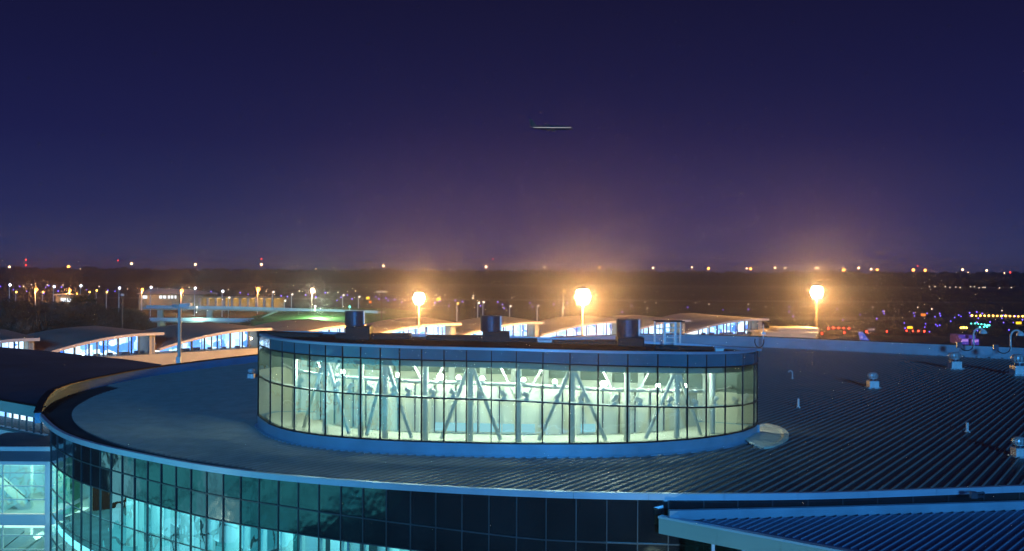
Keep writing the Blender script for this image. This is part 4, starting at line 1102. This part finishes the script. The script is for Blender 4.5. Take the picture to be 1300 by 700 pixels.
for x, y in [(1180,365),(1187,365),(1200,365),(1206,366),(1213.5,365.5),(1219,366),(1232,365),(1237,365),(1243,366.5),(1248,366),(1250.5,366),(1269,366.5),(1284,365),(1165,392),(1183,394),(1272,396)]:
    field_light(x, y, 'white_l', 'distant_light', 'faint white light along the far edge of the airfield', 'white lights along the far edge')
for x, y in [(800,383),(819,385),(833,386),(822,393),(883,386),(900,388),(950,388),(972,391),(1022,390),(1108,391.5),(650,379.5),(710,383),(554,376),(565,376),(601,377),(600,380),(416,373),(429,372.5),(380,371),(338,371),(240,366),(200,367),(215,368),(290,369),(162,368),(40,362.5),(30,365),(80,363),(126,365),(60,363)]:
    field_light(x, y, 'white_l', 'distant_light', 'faint warm white point of light scattered on the dark field', 'scattered warm points of light')
# guidance signs
def gsign(x, y, wpx, mat, label):
    p = onz(x, y+2, 0); w = wpx*p.y/F_PX; h = 3.2*p.y/F_PX
    t = thing('guidance_sign', label, 'airfield sign', (p.x, p.y, 0))
    MB().box((p.x, p.y, 0.5+h/2), (w+0.3, 0.35, h+0.3)).build('case', M['dark_frame'], t)
    MB().box((p.x, p.y-0.19, 0.5+h/2), (w, 0.04, h)).build('face', M[mat], t)
    for s in (-.4, .4): MB().box((p.x+s*w, p.y, 0.18), (0.2, 0.2, 0.36)).build('leg', M['dark_frame'], t)
gsign(1155, 417, 7, 'sign_y', 'yellow lit guidance sign just above the row of red lights')
gsign(1172, 400.5, 6, 'sign_r', 'orange-red lit guidance sign beyond the yellow one')
gsign(1293, 411, 7, 'sign_y', 'yellow lit guidance sign at the right picture edge below the amber row')
gsign(557, 380.5, 5, 'sign_y', 'small yellow lit sign right of the leftmost blazing lamp')
gsign(467, 379, 4.5, 'sign_y', 'small yellow lit sign left of the unlit crown mast')
gsign(470, 384, 3.5, 'sign_r', 'small orange lit sign below the yellow one near the unlit crown mast')
gsign(1106, 419.5, 9, 'tan', 'dim unlit guidance sign in the middle of the right airfield')

# horizon masts
def horizon_lamp(x, y, mat, r, label, group):
    p = at(x, y, 2400)
    t = thing('distant_mast', label, 'light mast', (p.x, p.y, 0), group)
    MB().tube((p.x, p.y, 0), (p.x, p.y, p.z), 0.7, 0.5, 6).build('mast', M['dark_frame'], t)
    MB().ball((p.x, p.y, p.z), r, 8, 6).build('lamp', M[mat], t, True)
for x, y, r in [(12,339,2.2),(102,342,1.2),(158,342.5,1.2),(167,335,2.6),(248,336,2.6),(332,336,2.6),(401,342,1.5),(487,338,2.4),(617,339,2.4),(541,342,1.5),(571,342.5,1.3),(691,339.5,2.0),(829,340.5,2.2),(878.5,339.5,1.8),(948,341,1.8),(984,340,1.9),(997,340.5,1.9),(1035.5,340.5,1.9),(1038.5,340.5,1.9),(1090,340.5,2.3),(1106,342,2.1),(1222,342.5,2.4),(1252.5,343.5,2.4),(1275,347,1.2),(1229,346,1.0)]:
    horizon_lamp(x, y, 'warm_lamp', r, 'warm white mast light standing above the dark treeline', 'warm lights above the treeline')
for x, y, r in [(87,339,3.6),(761,340,2.6),(899.5,341,3.0),(953,341.5,2.9),(1071,343,3.2),(1113.5,343,3.0),(1159.5,343,3.4),(1174.5,343.5,3.2)]:
    horizon_lamp(x, y, 'sodium', r, 'large orange mast light standing above the dark treeline', 'orange lights above the treeline')
for x, y, r in [(33,330,1.6),(33,337,1.6),(150,331,1.3),(332,329,1.5),(1165,338,1.2),(1282.5,346,1.8),(626,329,1.0)]:
    horizon_lamp(x, y, 'red_l', r, 'red beacon on a mast above the dark treeline', 'red beacons above the treeline')

# ------------------------------------------------------------------ aircraft, trucks
def airliner(name, label, loc, heading, tailmat, cabin, scale=1.0, skin='white_paint'):
    t = thing(name, label, 'airplane', loc)
    m = MB(); Lh = 19
    prof = [(-19, .15, 1.0), (-15, 1.0, .6), (-10, 1.75, .1), (-4, 1.95, 0), (8, 1.95, 0), (14, 1.8, -.05), (17, 1.2, -.25), (18.6, .5, -.45), (19, .1, -.5)]
    n = 14; P = []; F = []
    for (x, r, dz) in prof:
        for i in range(n):
            a = 2*math.pi*i/n; P.append((x, r*math.cos(a), 3.6+dz+r*math.sin(a)))
    for j in range(len(prof)-1):
        for i in range(n): F.append((j*n+i, (j+1)*n+i, (j+1)*n+(i+1) % n, j*n+(i+1) % n))
    F += [tuple(range(n)), tuple(range(len(prof)*n-1, (len(prof)-1)*n-1, -1))]
    off = tuple(t['_o']); t['_o'] = (0.0, 0.0, 0.0)
    m.add(P, F); m.build('fuselage', M[skin], t, True)
    for s in (-1, 1):
        w = MB(); w.add([(4, s*1.6, 2.7), (-1.5, s*1.6, 2.7), (-5.5, s*17, 3.9), (-4, s*17, 3.9), (4, s*1.6, 3.1), (-1.5, s*1.6, 3.0), (-5.5, s*17, 4.0), (-4, s*17, 4.0)], [(0,1,2,3),(7,6,5,4),(0,4,5,1),(1,5,6,2),(2,6,7,3),(3,7,4,0)]); w.build('wing', M[skin], t)
        e = MB().tube((3.6, s*5.6, 1.9), (0.2, s*5.6, 1.9), .95, .7, 14); e.build('engine', M[skin], t, True)
        h = MB(); h.add([(-14.6, s*.6, 4.4), (-17.6, s*.6, 4.4), (-19, s*6, 4.8), (-17.6, s*6, 4.8), (-14.6, s*.6, 4.6), (-17.6, s*.6, 4.55), (-19, s*6, 4.9), (-17.6, s*6, 4.9)], [(0,1,2,3),(7,6,5,4),(0,4,5,1),(1,5,6,2),(2,6,7,3),(3,7,4,0)]); h.build('tailplane', M[skin], t)
        for sy in (s,):
            c = MB().box((0.5, sy*1.93, 4.2), (33, 0.06, 0.11)); c.build('cabin_strip', M['cabin'] if cabin else M['dark_frame'], t)
    f = MB(); f.add([(-12.5, -.16, 5.2), (-18.0, -.16, 5.2), (-19.6, -.1, 11.2), (-17.2, -.1, 11.2), (-12.5, .16, 5.2), (-18.0, .16, 5.2), (-19.6, .1, 11.2), (-17.2, .1, 11.2)], [(0,1,2,3),(7,6,5,4),(0,4,5,1),(1,5,6,2),(2,6,7,3),(3,7,4,0)]); f.build('tail_fin', tailmat, t)
    if not cabin:
        for (x, y) in ((13, 0), (-1, 2.6), (-1, -2.6)):
            g = MB(); g.tube((x, y, .5), (x, y, 2.6), .12); g.tube((x, y-.2, .5), (x, y+.2, .5), .5, .5, 12); g.build('landing_gear', M['rubber'], t)
    t['_o'] = off
    t.rotation_euler = (0, 0, heading); t.scale = (scale,)*3
    return t
pf = at(1064, 421, 330)
hd = math.pi
# tail at local x about -18.3 -> put fin tip where it shows; nose away to the right
airliner('parked_airliner', 'parked airliner of which only the blue tail fin shows above the roof parapet', (pf.x+18.3*math.cos(R(-8)), pf.y+18.3*math.sin(R(-8)), 0), R(-8), M['tail'], False, (pf.z)/11.2)
pk = at(700, 162, 900)
airliner('flying_airliner', 'airliner flying level across the night sky, its streak of light put in as a glowing strip', (pk.x, pk.y, pk.z-4), 0.0, M['dark_skin'], True, 1.04, 'dark_skin').rotation_euler = (R(20), 0, 0)
def truck(x, y, label):
    d = 300; p = at(x, y, d); s = 1.0
    t = thing('catering_truck', label, 'truck', (p.x, p.y, 0))
    zt = p.z
    MB().box((p.x, p.y+3, zt-1.5), (2.1, 6, 2.6)).build('body', M['truck'], t)
    MB().box((p.x, p.y-1.0, zt-2.1), (2.3, 1.7, 1.9)).build('cab', M['truck'], t)
    MB().box((p.x, p.y-1.87, zt-1.75), (1.9, 0.05, 0.7)).build('windscreen', glow('purple_lit_windscreen', (0.55, 0.3, 1.0), 0.7), t)
    MB().box((p.x, p.y+2.6, (zt-3.1)/2+0.4), (1.8, 5, zt-3.9)).build('lift_legs', M['fan_metal'], t)
    for sx in (-1, 1):
        for dy in (-1.0, 4.5): MB().tube((p.x+sx*1.0, p.y+dy, .5), (p.x+sx*1.25, p.y+dy, .5), .5, .5, 12).build('wheel', M['rubber'], t)
truck(1221.5, 424.5, 'left of two purple-lit airport lift trucks behind the parapet')
truck(1234.5, 425, 'right of two purple-lit airport lift trucks, partly behind the gooseneck lamp')
tp_ = at(1228.5, 419, 292); point('added_apron_light', (tp_.x, tp_.y-4, tp_.z), 140, (0.5, 0.3, 1.0), 0.3)  # violet light with no fixture, added to colour the trucks
# small shed in the right airfield
shd = at(996, 411, 360); t = thing('field_shed', 'small dim shed with two pinkish windows left of the rightmost blazing lamp', 'shed', (shd.x, shd.y, 0))
MB().box((shd.x, shd.y, 3.2), (4.6, 4, 6.4)).build('wall', M['tan'], t); MB().box((shd.x, shd.y, 6.55), (5.2, 4.6, 0.25)).build('roof', M['concrete'], t)
for dx in (-1, 1.1): MB().box((shd.x+dx, shd.y-2.03, 5.0), (1.1, 0.05, 1.0)).build('window', glow('pink_window', (1, .5, .3), .5), t)

# ------------------------------------------------------------------ haze
hz = MB(); hz.box((0, 1400, 23.5), (5200, 2900, 49)); hzo = kind(hz.build('haze', None or M['ground']), 'stuff')
m, nt, out = nodes_mat('haze_air'); hzo.data.materials.clear(); hzo.data.materials.append(m)
pv = nt.nodes.new('ShaderNodeVolumePrincipled'); pv.inputs['Color'].default_value = (0.85, 0.76, 0.90, 1); pv.inputs['Density'].default_value = 0.00019; pv.inputs['Anisotropy'].default_value = 0.93
nt.links.new(pv.outputs['Volume'], out.inputs['Volume'])

# ------------------------------------------------------------------ sky
w = bpy.data.worlds.new('World'); sc.world = w; w.use_nodes = True; nt = w.node_tree; nt.nodes.clear()
out = nt.nodes.new('ShaderNodeOutputWorld'); bg = nt.nodes.new('ShaderNodeBackground'); nt.links.new(bg.outputs['Background'], out.inputs['Surface'])
tc = nt.nodes.new('ShaderNodeTexCoord'); sx = nt.nodes.new('ShaderNodeSeparateXYZ'); nt.links.new(tc.outputs['Generated'], sx.inputs['Vector'])
cr = nt.nodes.new('ShaderNodeValToRGB'); el = cr.color_ramp.elements
def lin(c): return tuple(((v/255)/12.92 if v/255 < 0.04045 else ((v/255+0.055)/1.055)**2.4) for v in c)
stops = [(0.0, (50, 57, 92)), (0.02, (44, 52, 94)), (0.06, (35, 41, 87)), (0.13, (26, 29, 74)), (0.20, (22, 24, 64)), (0.27, (19, 20, 53)), (1.0, (12, 13, 40))]
el[0].position = stops[0][0]; el[0].color = (*lin(stops[0][1]), 1); el[1].position = 1.0; el[1].color = (*lin(stops[-1][1]), 1)
for p, c in stops[1:-1]:
    e = el.new(p); e.color = (*lin(c), 1)
nt.links.new(sx.outputs['Z'], cr.inputs['Fac'])
# light-pollution dome over the airport, warm violet, centred a little right of the view
vm = nt.nodes.new('ShaderNodeVectorMath'); vm.operation = 'DOT_PRODUCT'; gd = Vector((0.10, 1, -0.01)).normalized(); vm.inputs[1].default_value = gd
nt.links.new(tc.outputs['Generated'], vm.inputs[0])
mr = nt.nodes.new('ShaderNodeMapRange'); mr.inputs['From Min'].default_value = 0.90; mr.inputs['From Max'].default_value = 1.0; mr.interpolation_type = 'SMOOTHERSTEP'
nt.links.new(vm.outputs['Value'], mr.inputs['Value'])
mx = nt.nodes.new('ShaderNodeMix'); mx.data_type = 'RGBA'; mx.blend_type = 'ADD'; mx.inputs['B'].default_value = (0.016, 0.006, 0.016, 1)
m2 = nt.nodes.new('ShaderNodeMapRange'); m2.inputs['From Min'].default_value = 0.20; m2.inputs['From Max'].default_value = -0.02; m2.interpolation_type = 'SMOOTHERSTEP'
nt.links.new(sx.outputs['Z'], m2.inputs['Value'])
mm = nt.nodes.new('ShaderNodeMath'); mm.operation = 'MULTIPLY'; nt.links.new(mr.outputs['Result'], mm.inputs[0]); nt.links.new(m2.outputs['Result'], mm.inputs[1])
nt.links.new(mm.outputs['Value'], mx.inputs['Factor']); nt.links.new(cr.outputs['Color'], mx.inputs['A'])
nt.links.new(mx.outputs['Result'], bg.inputs['Color']); bg.inputs['Strength'].default_value = 1.0

# sun lamp standing in for unseen blue floodlights behind the viewpoint
sl = bpy.data.lights.new('blue_flood_sun', 'SUN'); sl.energy = 1.8; sl.angle = R(6); sl.color = (0.06, 0.40, 1.0)
so = bpy.data.objects.new('blue_flood_sun', sl); COL.objects.link(so)
dv = Vector((-0.05, 1.0, -0.19)).normalized(); so.rotation_euler = dv.to_track_quat('-Z', 'Y').to_euler()

# ------------------------------------------------------------------ camera and render settings
cam = bpy.data.cameras.new('camera'); co = bpy.data.objects.new('camera', cam); COL.objects.link(co)
cam.sensor_width = 36; cam.lens = 36*F_PX/W_PX; cam.shift_y = -(350-HZ)/W_PX; cam.clip_start = 0.1; cam.clip_end = 20000
co.matrix_world = Matrix(((CR.x, CU.x, 0, 0), (0, 0, -1, 0), (CR.z, CU.z, 0, CZ), (0, 0, 0, 1)))
sc.camera = co
sc.view_settings.view_transform = 'Standard'; sc.view_settings.look = 'None'; sc.view_settings.exposure = 0; sc.view_settings.gamma = 1
sc.render.engine = 'CYCLES'
cy = sc.cycles; cy.use_denoising = True; cy.denoising_input_passes = 'RGB_ALBEDO'
try: cy.denoiser = 'OPENIMAGEDENOISE'
except Exception: pass
cy.max_bounces = 8; cy.transparent_max_bounces = 16; cy.volume_bounces = 0; cy.diffuse_bounces = 3; cy.glossy_bounces = 4
cy.sample_clamp_indirect = 3; cy.blur_glossy = 1.0; cy.use_light_tree = True
for o in bpy.data.objects:
    if '_o' in o: del o['_o']
